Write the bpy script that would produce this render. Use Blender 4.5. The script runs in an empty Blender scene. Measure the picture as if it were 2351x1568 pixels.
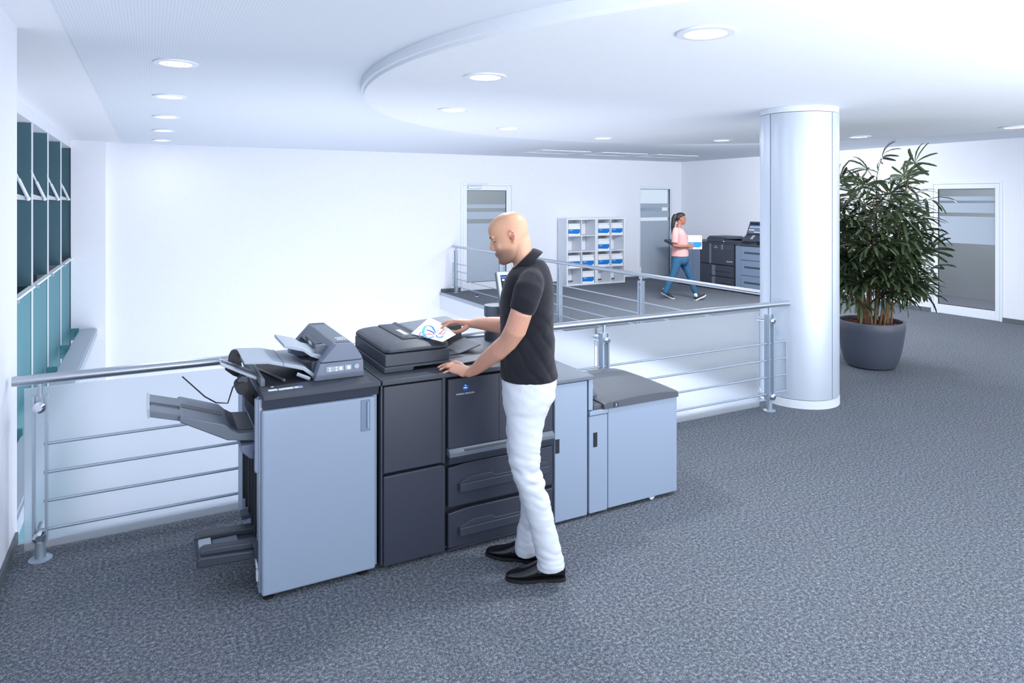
import bpy, bmesh, math, random
from math import sin, cos, pi, radians, sqrt, atan2
from mathutils import Vector, Matrix, noise

random.seed(11)
S = bpy.context.scene
COL = S.collection

# ------------------------------------------------------------------ camera
EYE = 1.9                       # eye height, metres
YAW = atan2(830, 1567)          # the camera looks this far right of +Y
FWD = (sin(YAW), cos(YAW)); RGT = (cos(YAW), -sin(YAW))
cam_data = bpy.data.cameras.new('camera'); cam = bpy.data.objects.new('camera', cam_data)
COL.objects.link(cam)
cam_data.sensor_width = 36.0
cam_data.lens = 36.0 * 1567.0 / 2351.0
cam_data.shift_y = -(784.0 - 460.0) / 2351.0
cam_data.clip_start = 0.05; cam_data.clip_end = 200
cam.location = (0, 0, EYE)
cam.rotation_euler = (pi / 2, 0, -YAW)
S.camera = cam

# ------------------------------------------------------------------ view, world and lights
S.view_settings.view_transform = 'Standard'
S.view_settings.look = 'None'
S.view_settings.exposure = 0.03
S.view_settings.gamma = 1.0
S.view_settings.use_curve_mapping = False

world = bpy.data.worlds.new('world'); S.world = world
world.use_nodes = True
bg = world.node_tree.nodes['Background']
bg.inputs['Color'].default_value = (0.86, 0.918, 1.0, 1)
bg.inputs['Strength'].default_value = 1.7

def area_light(name, loc, aim, sx, sy, power, color=(1, 1, 1), spread=180):
    d = bpy.data.lights.new(name, 'AREA'); d.shape = 'RECTANGLE'; d.size = sx; d.size_y = sy
    d.energy = power; d.color = color; d.spread = radians(spread)
    o = bpy.data.objects.new(name, d); COL.objects.link(o)
    o.location = loc
    o.rotation_euler = (Vector(aim) - Vector(loc)).to_track_quat('-Z', 'Y').to_euler()
    return o

# daylight through the glazed front behind the photographer
area_light('glazing_light', (5.0, -2.7, 1.75), (6.0, 9.0, 1.0), 10.0, 2.0, 135, (0.90, 0.955, 1.0))
area_light('window_bounce', (5.6, -1.2, 0.3), (5.6, 0.6, 2.86), 9.5, 1.6, 345, (0.93, 0.955, 1.0), 120)  # added fill light aimed up, brightens the ceiling from behind the camera
# added fill lights hidden behind the rear disc rim, brightening the far walls
for a_, pw_ in ((22, 2), (48, 135), (74, 22), (100, 10)):
    ca_, sa_ = cos(radians(a_)), sin(radians(a_))
    area_light('cove_light', (5.45 + 4.12 * ca_, 4.51 + 4.12 * sa_, 2.815), (5.45 + 7.5 * ca_, 4.51 + 7.5 * sa_, 1.0), 1.7, 0.05, pw_, (0.93, 0.955, 1.0))
# added fill lights in the lower atrium, brightening the void and its far wall
area_light('atrium_light', (2.2, 5.4, -1.3), (2.4, 13.0, -0.2), 4.6, 1.6, 138, (0.97, 0.95, 1.0))
area_light('atrium_uplight', (2.2, 8.6, -3.1), (2.2, 8.8, 3.0), 4.6, 5.0, 55, (0.96, 0.945, 1.0))

# ------------------------------------------------------------------ authoring helpers
def ray(x, y):
    u = (x - 1175.5) / 1567.0; v = -(y - 460.0) / 1567.0
    return (FWD[0] + u * RGT[0], FWD[1] + u * RGT[1], v)
def at_z(x, y, z=0.0):
    r = ray(x, y); t = (z - EYE) / r[2]; return Vector((r[0] * t, r[1] * t, z))
def at_y(x, y, Y):
    r = ray(x, y); t = Y / r[1]; return Vector((r[0] * t, Y, EYE + r[2] * t))
def at_d(x, y, d):
    r = ray(x, y); return Vector((r[0] * d, r[1] * d, EYE + r[2] * d))

def lin(c):
    return tuple(((v / 255) / 12.92) if v / 255 <= 0.04045 else (((v / 255) + 0.055) / 1.055) ** 2.4 for v in c)

def mat(name, rgb, rough=0.5, metal=0.0, spec=0.5, grain=0.0, grain_scale=60.0, bump=0.0, emit=None, coat=0.0, alpha=1.0):
    """procedural material; rgb in 0..255 screen values"""
    m = bpy.data.materials.new(name); m.use_nodes = True
    nt = m.node_tree; b = nt.nodes['Principled BSDF']
    c = lin(rgb) + (1,)
    b.inputs['Base Color'].default_value = c
    b.inputs['Roughness'].default_value = rough
    b.inputs['Metallic'].default_value = metal
    b.inputs['Specular IOR Level'].default_value = spec
    b.inputs['Coat Weight'].default_value = coat
    b.inputs['Alpha'].default_value = alpha
    if grain > 0 or bump > 0:
        tc = nt.nodes.new('ShaderNodeTexCoord')
        n = nt.nodes.new('ShaderNodeTexNoise'); n.inputs['Scale'].default_value = grain_scale; n.inputs['Detail'].default_value = 4
        nt.links.new(tc.outputs['Object'], n.inputs['Vector'])
        if grain > 0:
            r = nt.nodes.new('ShaderNodeValToRGB')
            r.color_ramp.elements[0].position = 0.3; r.color_ramp.elements[1].position = 0.7
            r.color_ramp.elements[0].color = tuple(v * (1 - grain) for v in c[:3]) + (1,)
            r.color_ramp.elements[1].color = tuple(min(1, v * (1 + grain)) for v in c[:3]) + (1,)
            nt.links.new(n.outputs['Fac'], r.inputs['Fac']); nt.links.new(r.outputs['Color'], b.inputs['Base Color'])
        if bump > 0:
            bp = nt.nodes.new('ShaderNodeBump'); bp.inputs['Strength'].default_value = bump; bp.inputs['Distance'].default_value = 0.01
            nt.links.new(n.outputs['Fac'], bp.inputs['Height']); nt.links.new(bp.outputs['Normal'], b.inputs['Normal'])
    if emit:
        b.inputs['Emission Color'].default_value = lin(emit[0]) + (1,); b.inputs['Emission Strength'].default_value = emit[1]
    return m

M = {}
M['wall'] = mat('painted_wall', (236, 239, 248), 0.85, grain=0.012, grain_scale=30, bump=0.04, spec=0.2)
M['ceiling'] = mat('smooth_ceiling', (238, 242, 248), 0.9, grain=0.01, grain_scale=20, spec=0.15)
M['white_metal'] = mat('white_lacquered_metal', (236, 241, 248), 0.4, grain=0.01)
M['white_frame'] = mat('white_door_frame', (232, 238, 247), 0.45, grain=0.01)
M['steel'] = mat('brushed_steel', (188, 194, 202), 0.3, 1.0, grain=0.05, grain_scale=200)
M['steel_paint'] = mat('silver_painted_steel', (176, 188, 202), 0.42, 0.55, grain=0.03)
M['chrome'] = mat('chrome', (225, 230, 236), 0.08, 1.0)
M['baseboard'] = mat('grey_skirting', (92, 100, 108), 0.7, grain=0.05)
M['dark'] = mat('anthracite_plastic', (58, 64, 77), 0.42, grain=0.03, grain_scale=300, bump=0.05)
M['dark_panel'] = mat('anthracite_panel', (57, 61, 75), 0.38, grain=0.03, grain_scale=250)
M['slab'] = mat('slate_plastic_top', (63, 69, 80), 0.5, grain=0.05, grain_scale=400, bump=0.08)
M['black'] = mat('black_plastic', (24, 26, 34), 0.45, grain=0.05)
M['gap'] = mat('dark_recess', (30, 33, 44), 0.7, grain=0.05)
M['blue_panel'] = mat('pale_blue_grey_panel', (150, 165, 187), 0.42, grain=0.015, grain_scale=150)
M['blue_dark'] = mat('blue_grey_plastic', (118, 134, 158), 0.4, grain=0.02)
M['grey_mid'] = mat('mid_grey_plastic', (104, 113, 126), 0.45, grain=0.03, grain_scale=300, bump=0.05)
M['grey_lid'] = mat('lid_grey_plastic', (82, 88, 97), 0.5, grain=0.03, grain_scale=400, bump=0.06)
M['grey_light'] = mat('light_grey_plastic', (168, 179, 192), 0.42, grain=0.02)
M['violet_grey'] = mat('cover_grey_plastic', (116, 126, 148), 0.42, grain=0.02)
M['pink_button'] = mat('pink_button', (226, 168, 204), 0.4)
M['white'] = mat('white_plastic', (235, 240, 248), 0.45, grain=0.01)
M['paper'] = mat('white_paper', (244, 247, 252), 0.7, grain=0.01)
M['label_white'] = mat('white_sticker', (222, 232, 240), 0.6, grain=0.05)
M['logo_blue'] = mat('logo_blue', (14, 92, 178), 0.35, grain=0.02)
M['blue_print'] = mat('blue_print', (8, 122, 210), 0.5, grain=0.03)
M['teal'] = mat('teal_glass', (72, 132, 142), 0.6, grain=0.03, grain_scale=3)
M['teal_dark'] = mat('dark_teal_glass', (64, 100, 112), 0.5, grain=0.06, grain_scale=3)
M['rubber'] = mat('black_rubber', (22, 23, 27), 0.6, grain=0.05)
M['lamp'] = mat('lamp_diffuser', (255, 255, 255), 0.4, emit=((255, 252, 246), 3.0))
M['grey_stripe'] = mat('grey_line', (150, 162, 180), 0.5, grain=0.02)

class MB:
    """collects closed solids, built as one mesh"""
    def __init__(s): s.v = []; s.f = []
    def add(s, vs, fs):
        o = len(s.v); s.v += [Vector(p) for p in vs]; s.f += [tuple(i + o for i in f) for f in fs]; return s
    def box(s, x0, x1, y0, y1, z0, z1):
        return s.add([(x0, y0, z0), (x1, y0, z0), (x1, y1, z0), (x0, y1, z0), (x0, y0, z1), (x1, y0, z1), (x1, y1, z1), (x0, y1, z1)],
                     [(3, 2, 1, 0), (4, 5, 6, 7), (0, 1, 5, 4), (1, 2, 6, 5), (2, 3, 7, 6), (3, 0, 4, 7)])
    def prism(s, pts, plane, a, b):
        n = len(pts)
        def P(p, t): return {'xz': (p[0], t, p[1]), 'yz': (t, p[0], p[1]), 'xy': (p[0], p[1], t)}[plane]
        return s.add([P(p, a) for p in pts] + [P(p, b) for p in pts],
                     [tuple(range(n)), tuple(range(2 * n - 1, n - 1, -1))] + [(i, i + n, (i + 1) % n + n, (i + 1) % n) for i in range(n)])
    def loft(s, rings, cap=True, closed=False):
        n = len(rings[0]); m = len(rings)
        vs = [p for r in rings for p in r]; fs = []
        for i in range(m if closed else m - 1):
            a = i * n; b = ((i + 1) % m) * n
            for j in range(n):
                k = (j + 1) % n; fs.append((a + j, a + k, b + k, b + j))
        if cap and not closed:
            fs.append(tuple(range(n - 1, -1, -1))); fs.append(tuple(range((m - 1) * n, m * n)))
        return s.add(vs, fs)
    def tube(s, path, r, n=10):
        path = [Vector(p) for p in path]; rings = []
        up = Vector((0, 0, 1)); prev = None
        for i, p in enumerate(path):
            t = (path[min(i + 1, len(path) - 1)] - path[max(i - 1, 0)]).normalized()
            if prev is None:
                a = t.cross(up if abs(t.z) < 0.9 else Vector((1, 0, 0))).normalized()
            else:
                a = (prev - t * prev.dot(t)).normalized()
            prev = a; b = t.cross(a)
            rr = r[i] if isinstance(r, (list, tuple)) else r
            rings.append([p + a * (rr * cos(2 * pi * k / n)) + b * (rr * sin(2 * pi * k / n)) for k in range(n)])
        return s.loft(rings)
    def cyl(s, p0, p1, r, r1=None, n=20):
        return s.tube([p0, p1], [r, r if r1 is None else r1], n)
    def lathe(s, prof, cx, cy, n=32, closed=False):
        rings = [[(cx + r * cos(2 * pi * k / n), cy + r * sin(2 * pi * k / n), z) for k in range(n)] for r, z in prof]
        return s.loft(rings, cap=not closed, closed=closed)
    def quad(s, a, b, c, d): return s.add([a, b, c, d], [(0, 1, 2, 3)])
    def ball(s, c, r, n=12, m=8):
        c = Vector(c); R = r if isinstance(r, (tuple, list)) else (r, r, r)
        rings = []
        for i in range(m + 1):
            th = -pi / 2 + pi * (0.02 + 0.96 * i / m)
            rings.append([c + Vector((R[0] * cos(th) * cos(2 * pi * k / n), R[1] * cos(th) * sin(2 * pi * k / n), R[2] * sin(th))) for k in range(n)])
        return s.loft(rings)

OFF = {}          # world offset of every thing's base, so shapes can be written in world metres
def link(o, parent):
    COL.objects.link(o)
    if parent is not None: o.parent = parent
def thing(name, label, cat, loc=(0, 0, 0), rot=0.0, group=None, kind=None, local=False):
    o = bpy.data.objects.new(name, None); COL.objects.link(o)
    o.empty_display_size = 0.1
    o.location = loc; o.rotation_euler = (0, 0, rot)
    tag(o, label, cat, group, kind)
    OFF[o.name] = Vector((0, 0, 0)) if local else Vector(loc)
    return o
def tag(o, label=None, cat=None, group=None, kind=None):
    if label: o['label'] = label
    if cat: o['category'] = cat
    if group: o['group'] = group
    if kind: o['kind'] = kind
    return o
def finish(me, smooth):
    bm = bmesh.new(); bm.from_mesh(me)
    bmesh.ops.recalc_face_normals(bm, faces=bm.faces)
    bm.to_mesh(me); bm.free()
    if smooth:
        me.polygons.foreach_set('use_smooth', [True] * len(me.polygons))
        if smooth is True: me.set_sharp_from_angle(angle=radians(38))
def part(name, mb, m, parent=None, bevel=0.0, smooth=False, label=None, seg=2, base=None):
    off = OFF[parent.name] if parent is not None else Vector(base or (0, 0, 0))
    me = bpy.data.meshes.new(name)
    me.from_pydata([tuple(v - off) for v in mb.v], [], mb.f)
    finish(me, smooth)
    me.materials.append(m)
    o = bpy.data.objects.new(name, me); link(o, parent)
    if parent is None: o.location = off
    OFF[o.name] = off
    if bevel > 0:
        b = o.modifiers.new('bevel', 'BEVEL'); b.width = bevel; b.segments = seg; b.limit_method = 'ANGLE'; b.angle_limit = radians(35)
        me.polygons.foreach_set('use_smooth', [True] * len(me.polygons))
        b.harden_normals = True
    if label: o['label'] = label
    return o
def structure(name, mb, m, label=None, **k):
    o = part(name, mb, m, None, **k); o['kind'] = 'structure'
    if label: o['label'] = label
    return o
def copy_tree(root, loc, label=None):
    """a copy of a thing with copies of its parts and sub-parts"""
    c = root.copy(); COL.objects.link(c); c.location = loc
    OFF[c.name] = Vector(loc)
    if label: c['label'] = label
    def kids(src, dst):
        for ch in list(src.children):
            d = ch.copy(); COL.objects.link(d); d.parent = dst; kids(ch, d)
    kids(root, c)
    return c
def text_part(name, body, size, m, parent, origin, xdir, ydir, depth=0.0006, align='CENTER'):
    """flat lettering laid on a surface: origin = baseline centre, xdir / ydir = reading direction and letter-up"""
    cu = bpy.data.curves.new(name, 'FONT'); cu.body = body; cu.size = size; cu.align_x = align; cu.extrude = depth
    cu.resolution_u = 2
    tmp = bpy.data.objects.new('tmp', cu); COL.objects.link(tmp)
    dg = bpy.context.evaluated_depsgraph_get()
    me = bpy.data.meshes.new_from_object(tmp.evaluated_get(dg))
    bpy.data.objects.remove(tmp)
    x = Vector(xdir).normalized(); y = Vector(ydir).normalized(); z = x.cross(y)
    off = OFF[parent.name]
    mt = Matrix((x, y, z)).transposed().to_4x4(); mt.translation = Vector(origin) - off
    me.transform(mt); me.name = name
    me.materials.clear(); me.materials.append(m)
    o = bpy.data.objects.new(name, me); link(o, parent)
    OFF[o.name] = off
    return o

# ------------------------------------------------------------------ special materials
def carpet_material():
    m = bpy.data.materials.new('grey_speckled_carpet'); m.use_nodes = True
    nt = m.node_tree; b = nt.nodes['Principled BSDF']
    tc = nt.nodes.new('ShaderNodeTexCoord')
    def nz(scale, detail, rough=0.6):
        n = nt.nodes.new('ShaderNodeTexNoise'); n.inputs['Scale'].default_value = scale; n.inputs['Detail'].default_value = detail
        n.inputs['Roughness'].default_value = rough
        nt.links.new(tc.outputs['Object'], n.inputs['Vector']); return n
    a = nz(190, 3, 0.8); r = nt.nodes.new('ShaderNodeValToRGB')
    e = r.color_ramp.elements
    e[0].position = 0.375; e[0].color = lin((59, 64, 73)) + (1,)
    e[1].position = 0.63; e[1].color = lin((174, 180, 187)) + (1,)
    k = r.color_ramp.elements.new(0.505); k.color = lin((101, 107, 116)) + (1,)
    g = nz(62, 2, 0.7)
    m1 = nt.nodes.new('ShaderNodeMath'); m1.operation = 'MULTIPLY'; m1.inputs[1].default_value = 0.62; nt.links.new(a.outputs['Fac'], m1.inputs[0])
    m2 = nt.nodes.new('ShaderNodeMath'); m2.operation = 'MULTIPLY_ADD'; m2.inputs[1].default_value = 0.38
    nt.links.new(g.outputs['Fac'], m2.inputs[0]); nt.links.new(m1.outputs[0], m2.inputs[2]); nt.links.new(m2.outputs[0], r.inputs['Fac'])
    c = nz(2.2, 3); mx = nt.nodes.new('ShaderNodeMix'); mx.data_type = 'RGBA'; mx.blend_type = 'MULTIPLY'
    mx.inputs['Factor'].default_value = 0.10
    nt.links.new(r.outputs['Color'], mx.inputs[6]); nt.links.new(c.outputs['Color'], mx.inputs[7])
    nt.links.new(mx.outputs[2], b.inputs['Base Color'])
    b.inputs['Roughness'].default_value = 1.0; b.inputs['Specular IOR Level'].default_value = 0.1
    bp = nt.nodes.new('ShaderNodeBump'); bp.inputs['Strength'].default_value = 0.04; bp.inputs['Distance'].default_value = 0.002
    nt.links.new(a.outputs['Fac'], bp.inputs['Height']); nt.links.new(bp.outputs['Normal'], b.inputs['Normal'])
    return m
M['carpet'] = carpet_material()

def perforated_material():
    m = bpy.data.materials.new('perforated_ceiling'); m.use_nodes = True
    nt = m.node_tree; b = nt.nodes['Principled BSDF']
    tc = nt.nodes.new('ShaderNodeTexCoord'); mp = nt.nodes.new('ShaderNodeMapping')
    mp.inputs['Scale'].default_value = (62, 62, 62); nt.links.new(tc.outputs['Object'], mp.inputs['Vector'])
    fr = nt.nodes.new('ShaderNodeVectorMath'); fr.operation = 'FRACTION'; nt.links.new(mp.outputs['Vector'], fr.inputs[0])
    sb = nt.nodes.new('ShaderNodeVectorMath'); sb.operation = 'SUBTRACT'; sb.inputs[1].default_value = (0.5, 0.5, 0.5)
    nt.links.new(fr.outputs['Vector'], sb.inputs[0])
    ml = nt.nodes.new('ShaderNodeVectorMath'); ml.operation = 'MULTIPLY'; ml.inputs[1].default_value = (1, 1, 0)
    nt.links.new(sb.outputs['Vector'], ml.inputs[0])
    ln = nt.nodes.new('ShaderNodeVectorMath'); ln.operation = 'LENGTH'; nt.links.new(ml.outputs['Vector'], ln.inputs[0])
    lt = nt.nodes.new('ShaderNodeMath'); lt.operation = 'LESS_THAN'; lt.inputs[1].default_value = 0.25
    nt.links.new(ln.outputs['Value'], lt.inputs[0])
    mx = nt.nodes.new('ShaderNodeMix'); mx.data_type = 'RGBA'
    mx.inputs[6].default_value = lin((229, 235, 243)) + (1,); mx.inputs[7].default_value = lin((213, 220, 231)) + (1,)
    nt.links.new(lt.outputs['Value'], mx.inputs['Factor']); nt.links.new(mx.outputs[2], b.inputs['Base Color'])
    b.inputs['Roughness'].default_value = 0.9; b.inputs['Specular IOR Level'].default_value = 0.1
    return m
M['perforated'] = perforated_material()

def frosted_glass(name, tint, rough, clear):
    """satin glass: scatters what stands behind it"""
    m = bpy.data.materials.new(name); m.use_nodes = True
    nt = m.node_tree; nt.nodes.clear()
    out = nt.nodes.new('ShaderNodeOutputMaterial')
    rf = nt.nodes.new('ShaderNodeBsdfRefraction'); rf.inputs['Color'].default_value = lin(tint) + (1,); rf.inputs['Roughness'].default_value = rough; rf.inputs['IOR'].default_value = 1.25
    tr = nt.nodes.new('ShaderNodeBsdfTranslucent'); tr.inputs['Color'].default_value = lin(tint) + (1,)
    df = nt.nodes.new('ShaderNodeBsdfDiffuse'); df.inputs['Color'].default_value = lin(tint) + (1,)
    tc = nt.nodes.new('ShaderNodeTexCoord'); nz = nt.nodes.new('ShaderNodeTexNoise'); nz.inputs['Scale'].default_value = 400
    nt.links.new(tc.outputs['Object'], nz.inputs['Vector'])
    bp = nt.nodes.new('ShaderNodeBump'); bp.inputs['Strength'].default_value = 0.05; nt.links.new(nz.outputs['Fac'], bp.inputs['Height'])
    nt.links.new(bp.outputs['Normal'], df.inputs['Normal'])
    a = nt.nodes.new('ShaderNodeMixShader'); a.inputs[0].default_value = 0.5
    nt.links.new(tr.outputs[0], a.inputs[1]); nt.links.new(df.outputs[0], a.inputs[2])
    c = nt.nodes.new('ShaderNodeMixShader'); c.inputs[0].default_value = clear
    nt.links.new(a.outputs[0], c.inputs[1]); nt.links.new(rf.outputs[0], c.inputs[2])
    nt.links.new(c.outputs[0], out.inputs['Surface'])
    return m
M['frost'] = frosted_glass('satin_glass', (248, 251, 254), 0.28, 0.74)
def clear_glass(name, tint, opacity):
    m = bpy.data.materials.new(name); m.use_nodes = True
    nt = m.node_tree; nt.nodes.clear()
    out = nt.nodes.new('ShaderNodeOutputMaterial')
    t = nt.nodes.new('ShaderNodeBsdfTransparent'); t.inputs['Color'].default_value = lin(tint) + (1,)
    p = nt.nodes.new('ShaderNodeBsdfPrincipled'); p.inputs['Base Color'].default_value = lin((150, 158, 166)) + (1,); p.inputs['Roughness'].default_value = 0.04
    tc = nt.nodes.new('ShaderNodeTexCoord'); nz = nt.nodes.new('ShaderNodeTexNoise'); nz.inputs['Scale'].default_value = 1.5
    nt.links.new(tc.outputs['Object'], nz.inputs['Vector'])
    bp = nt.nodes.new('ShaderNodeBump'); bp.inputs['Strength'].default_value = 0.01; nt.links.new(nz.outputs['Fac'], bp.inputs['Height'])
    nt.links.new(bp.outputs['Normal'], p.inputs['Normal'])
    x = nt.nodes.new('ShaderNodeMixShader'); x.inputs[0].default_value = opacity
    nt.links.new(t.outputs[0], x.inputs[1]); nt.links.new(p.outputs[0], x.inputs[2]); nt.links.new(x.outputs[0], out.inputs['Surface'])
    return m
M['glass'] = clear_glass('clear_glass', (222, 228, 232), 0.13)
M['film'] = mat('frosting_film', (172, 184, 198), 0.6, grain=0.01)
M['room_grey'] = mat('next_room_grey', (196, 195, 192), 0.8, grain=0.04, grain_scale=2)
M['room_dark'] = mat('next_room_floor', (150, 144, 152), 0.8, grain=0.04)
# ================================================================== the setting
CZ = 2.86; DZ = 2.77; YB = 13.15; XR = 11.77; XV = 5.28; YE = 4.62; XL = -0.66; XW = -1.13
# gallery floor, L-shaped round the atrium void
fl_pts = [(XL, -3.0), (XR, -3.0), (XR, YB), (XV, YB), (XV, YE), (XL, YE)]
structure('floor', MB().prism(fl_pts, 'xy', -0.02, 0.0), M['carpet'], 'grey blue speckled carpet of the gallery around the atrium')
structure('floor_slab', MB().prism([(XL, -3.0), (XR, -3.0), (XR, YB), (XV, YB), (XV, YE), (XL, YE)], 'xy', -0.34, -0.021), M['wall'])
structure('trim_1', MB().box(XV - 0.012, XV + 0.03, YE, YB, -0.05, 0.006), M['grey_light'], 'thin light grey edge strip of the far gallery floor', bevel=0.003)
structure('trim_2', MB().box(XL - 0.25, XV, YE - 0.03, YE + 0.012, -0.05, 0.006), M['grey_light'], 'thin light grey edge strip of the near gallery floor', bevel=0.003)
structure('floor_lower', MB().box(-1.6, XR, -3.0, YB + 0.2, -3.5, -3.4), M['wall'], 'pale floor of the atrium storey below')
structure('wall_back', MB().box(-1.6, 5.80, YB, YB + 0.15, -3.4, CZ + 0.15).box(6.92, 10.44, YB, YB + 0.15, -0.3, CZ + 0.15)
          .box(11.46, XR + 0.2, YB, YB + 0.15, -0.3, CZ + 0.15).box(5.80, 6.92, YB, YB + 0.15, 2.22, CZ + 0.15).box(10.44, 11.46, YB, YB + 0.15, 2.22, CZ + 0.15)
          .box(5.80, XR + 0.2, YB, YB + 0.15, -3.4, -0.02), M['wall'], 'long white rear wall of the atrium and gallery')
structure('wall_pilaster', MB().box(XW, -0.654, YB - 0.16, YB + 0.02, -3.4, CZ + 0.05), M['wall'], 'white pilaster in the corner beside the tall windows')
structure('wall_right', MB().box(XR, XR + 0.15, 4.4, 5.86, -0.3, CZ + 0.15).box(XR, XR + 0.15, 6.90, YB + 0.1, -0.3, CZ + 0.15)
          .box(XR, XR + 0.15, 5.86, 6.90, 2.16, CZ + 0.15), M['wall'], 'white wall on the right with a glazed door')
structure('wall_left', MB().box(XW - 0.2, XL, -3.0, 4.67, -0.3, CZ + 0.02), M['wall'], 'white wall block at the near left beside the railing')
structure('wall_window_side', MB().box(-1.75, -1.6, 4.0, YB + 0.2, -3.4, CZ + 0.15), M['teal_dark'])
structure('baseboard_left', MB().box(XL - 0.005, XL + 0.014, -3.0, 4.62, 0.0, 0.066), M['baseboard'], bevel=0.003)
for i, (a, b) in enumerate([(XV + 0.02, 5.742), (7.0, 10.425), (11.5, XR)]):
    structure('baseboard_back' if i == 0 else 'baseboard_back.%03d' % i, MB().box(a, b, YB - 0.016, YB + 0.005, 0.0, 0.07), M['baseboard'], bevel=0.003)
for i, (a, b) in enumerate([(-3.0, 5.83), (6.935, YB - 0.016)]):
    structure('baseboard_right' if i == 0 else 'baseboard_right.001', MB().box(XR - 0.016, XR + 0.005, a, b, 0.0, 0.07), M['baseboard'], bevel=0.003)
structure('ceiling', MB().box(-0.42, XR + 0.1, -3.0, YB + 0.05, CZ, CZ + 0.12), M['perforated'], 'perforated flat ceiling')
structure('ceiling_side_strip', MB().box(-1.75, -0.42, -3.0, YB + 0.05, CZ + 0.006, CZ + 0.12), M['ceiling'], 'smooth white ceiling strip along the windows')
structure('ceiling_disc', MB().lathe([(4.0, DZ), (4.03, DZ + 0.004), (4.03, DZ + 0.026), (4.055, DZ + 0.03), (4.055, CZ + 0.003), (0.5, CZ + 0.003), (0.5, DZ + 0.02)], 5.45, 4.51, 160), M['ceiling'], 'large white lowered ceiling disc', smooth=True)

# ---- window wall of the atrium on the left
BAY = [6.45, 7.70, 8.97, 10.26, 11.66, 13.06]
for i in range(len(BAY) - 1):
    w = bpy.data.objects.new('window_%d' % (i + 1), None); COL.objects.link(w)
    y0, y1 = BAY[i], BAY[i + 1]
    w.location = (XW, y0, 0); OFF[w.name] = Vector((XW, y0, 0)); w['kind'] = 'structure'
    w['label'] = 'tall narrow window bay with teal glass and a stay arm'
    part('mullion', MB().box(XW - 0.008, XW + 0.005, y1 - 0.024, y1 - 0.003, -3.0, 2.735), M['white_metal'], w)
    part('fin', MB().box(XW - 0.33, XW - 0.012, y1 - 0.03, y1 - 0.005, 0.975, 2.735), M['teal_dark'], w)
    part('glass_pane', MB().box(XW - 0.34, XW - 0.32, y0, y1 - 0.03, 0.98, 2.735), M['teal_dark'], w)
    part('lower_pane', MB().box(XW - 0.03, XW - 0.012, y0 + 0.012, y1 - 0.03, -3.0, 0.955), M['teal'], w)
    part('header_panel', MB().box(XW - 0.34, XW + 0.004, y0 + 0.01, y1 - 0.004, 2.74, CZ + 0.004), M['white_metal'], w)
    # stay arm: triangular plate and gas strut against the fin
    yp = y1 - 0.05
    st = part('stay_plate', MB().prism([(XW - 0.20, 1.915), (XW - 0.03, 1.900), (XW - 0.022, 1.93), (XW - 0.20, 1.995)], 'xz', yp - 0.008, yp), M['white_metal'], w)
    part('gas_strut', MB().tube([(XW - 0.17, yp - 0.02, 2.27), (XW - 0.115, yp - 0.02, 2.13)], 0.011, 8).tube([(XW - 0.115, yp - 0.02, 2.13), (XW - 0.03, yp - 0.02, 1.92)], 0.018, 8).ball((XW - 0.03, yp - 0.02, 1.918), 0.024), M['white_metal'], w, smooth=True)
structure('window_frame_sill', MB().box(XW - 0.03, XW + 0.03, 6.3, YB + 0.0, 0.955, 0.978), M['white_metal'], 'white sill bar across the window bays', bevel=0.003)
for i in range(len(BAY)):
    structure('sill_clip' if i == 0 else 'sill_clip.%03d' % i, MB().cyl((XW + 0.03, BAY[i] - 0.02, 0.966), (XW + 0.06, BAY[i] - 0.02, 0.966), 0.018, n=12), M['steel_paint'], smooth=True)
lg = thing('service_ledge', 'pale grey ledge on brackets along the teal lower glazing', 'ledge', (-0.9, 9.0, -0.25))
part('beam', MB().box(-1.015, -0.782, 5.0, YB - 0.17, -0.26, -0.178), M['grey_light'], lg, bevel=0.01)
part('edge_profile', MB().box(-0.80, -0.765, 5.0, YB - 0.17, -0.30, -0.19), M['steel_paint'], lg, bevel=0.006)
for y in BAY:
    part('bracket', MB().box(-1.115, -1.0, y - 0.35, y - 0.31, -0.30, -0.12).cyl((-1.09, y - 0.36, -0.16), (-1.09, y - 0.30, -0.16), 0.015, n=8).cyl((-1.09, y - 0.36, -0.25), (-1.09, y - 0.30, -0.25), 0.015, n=8), M['teal'], lg)

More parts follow.
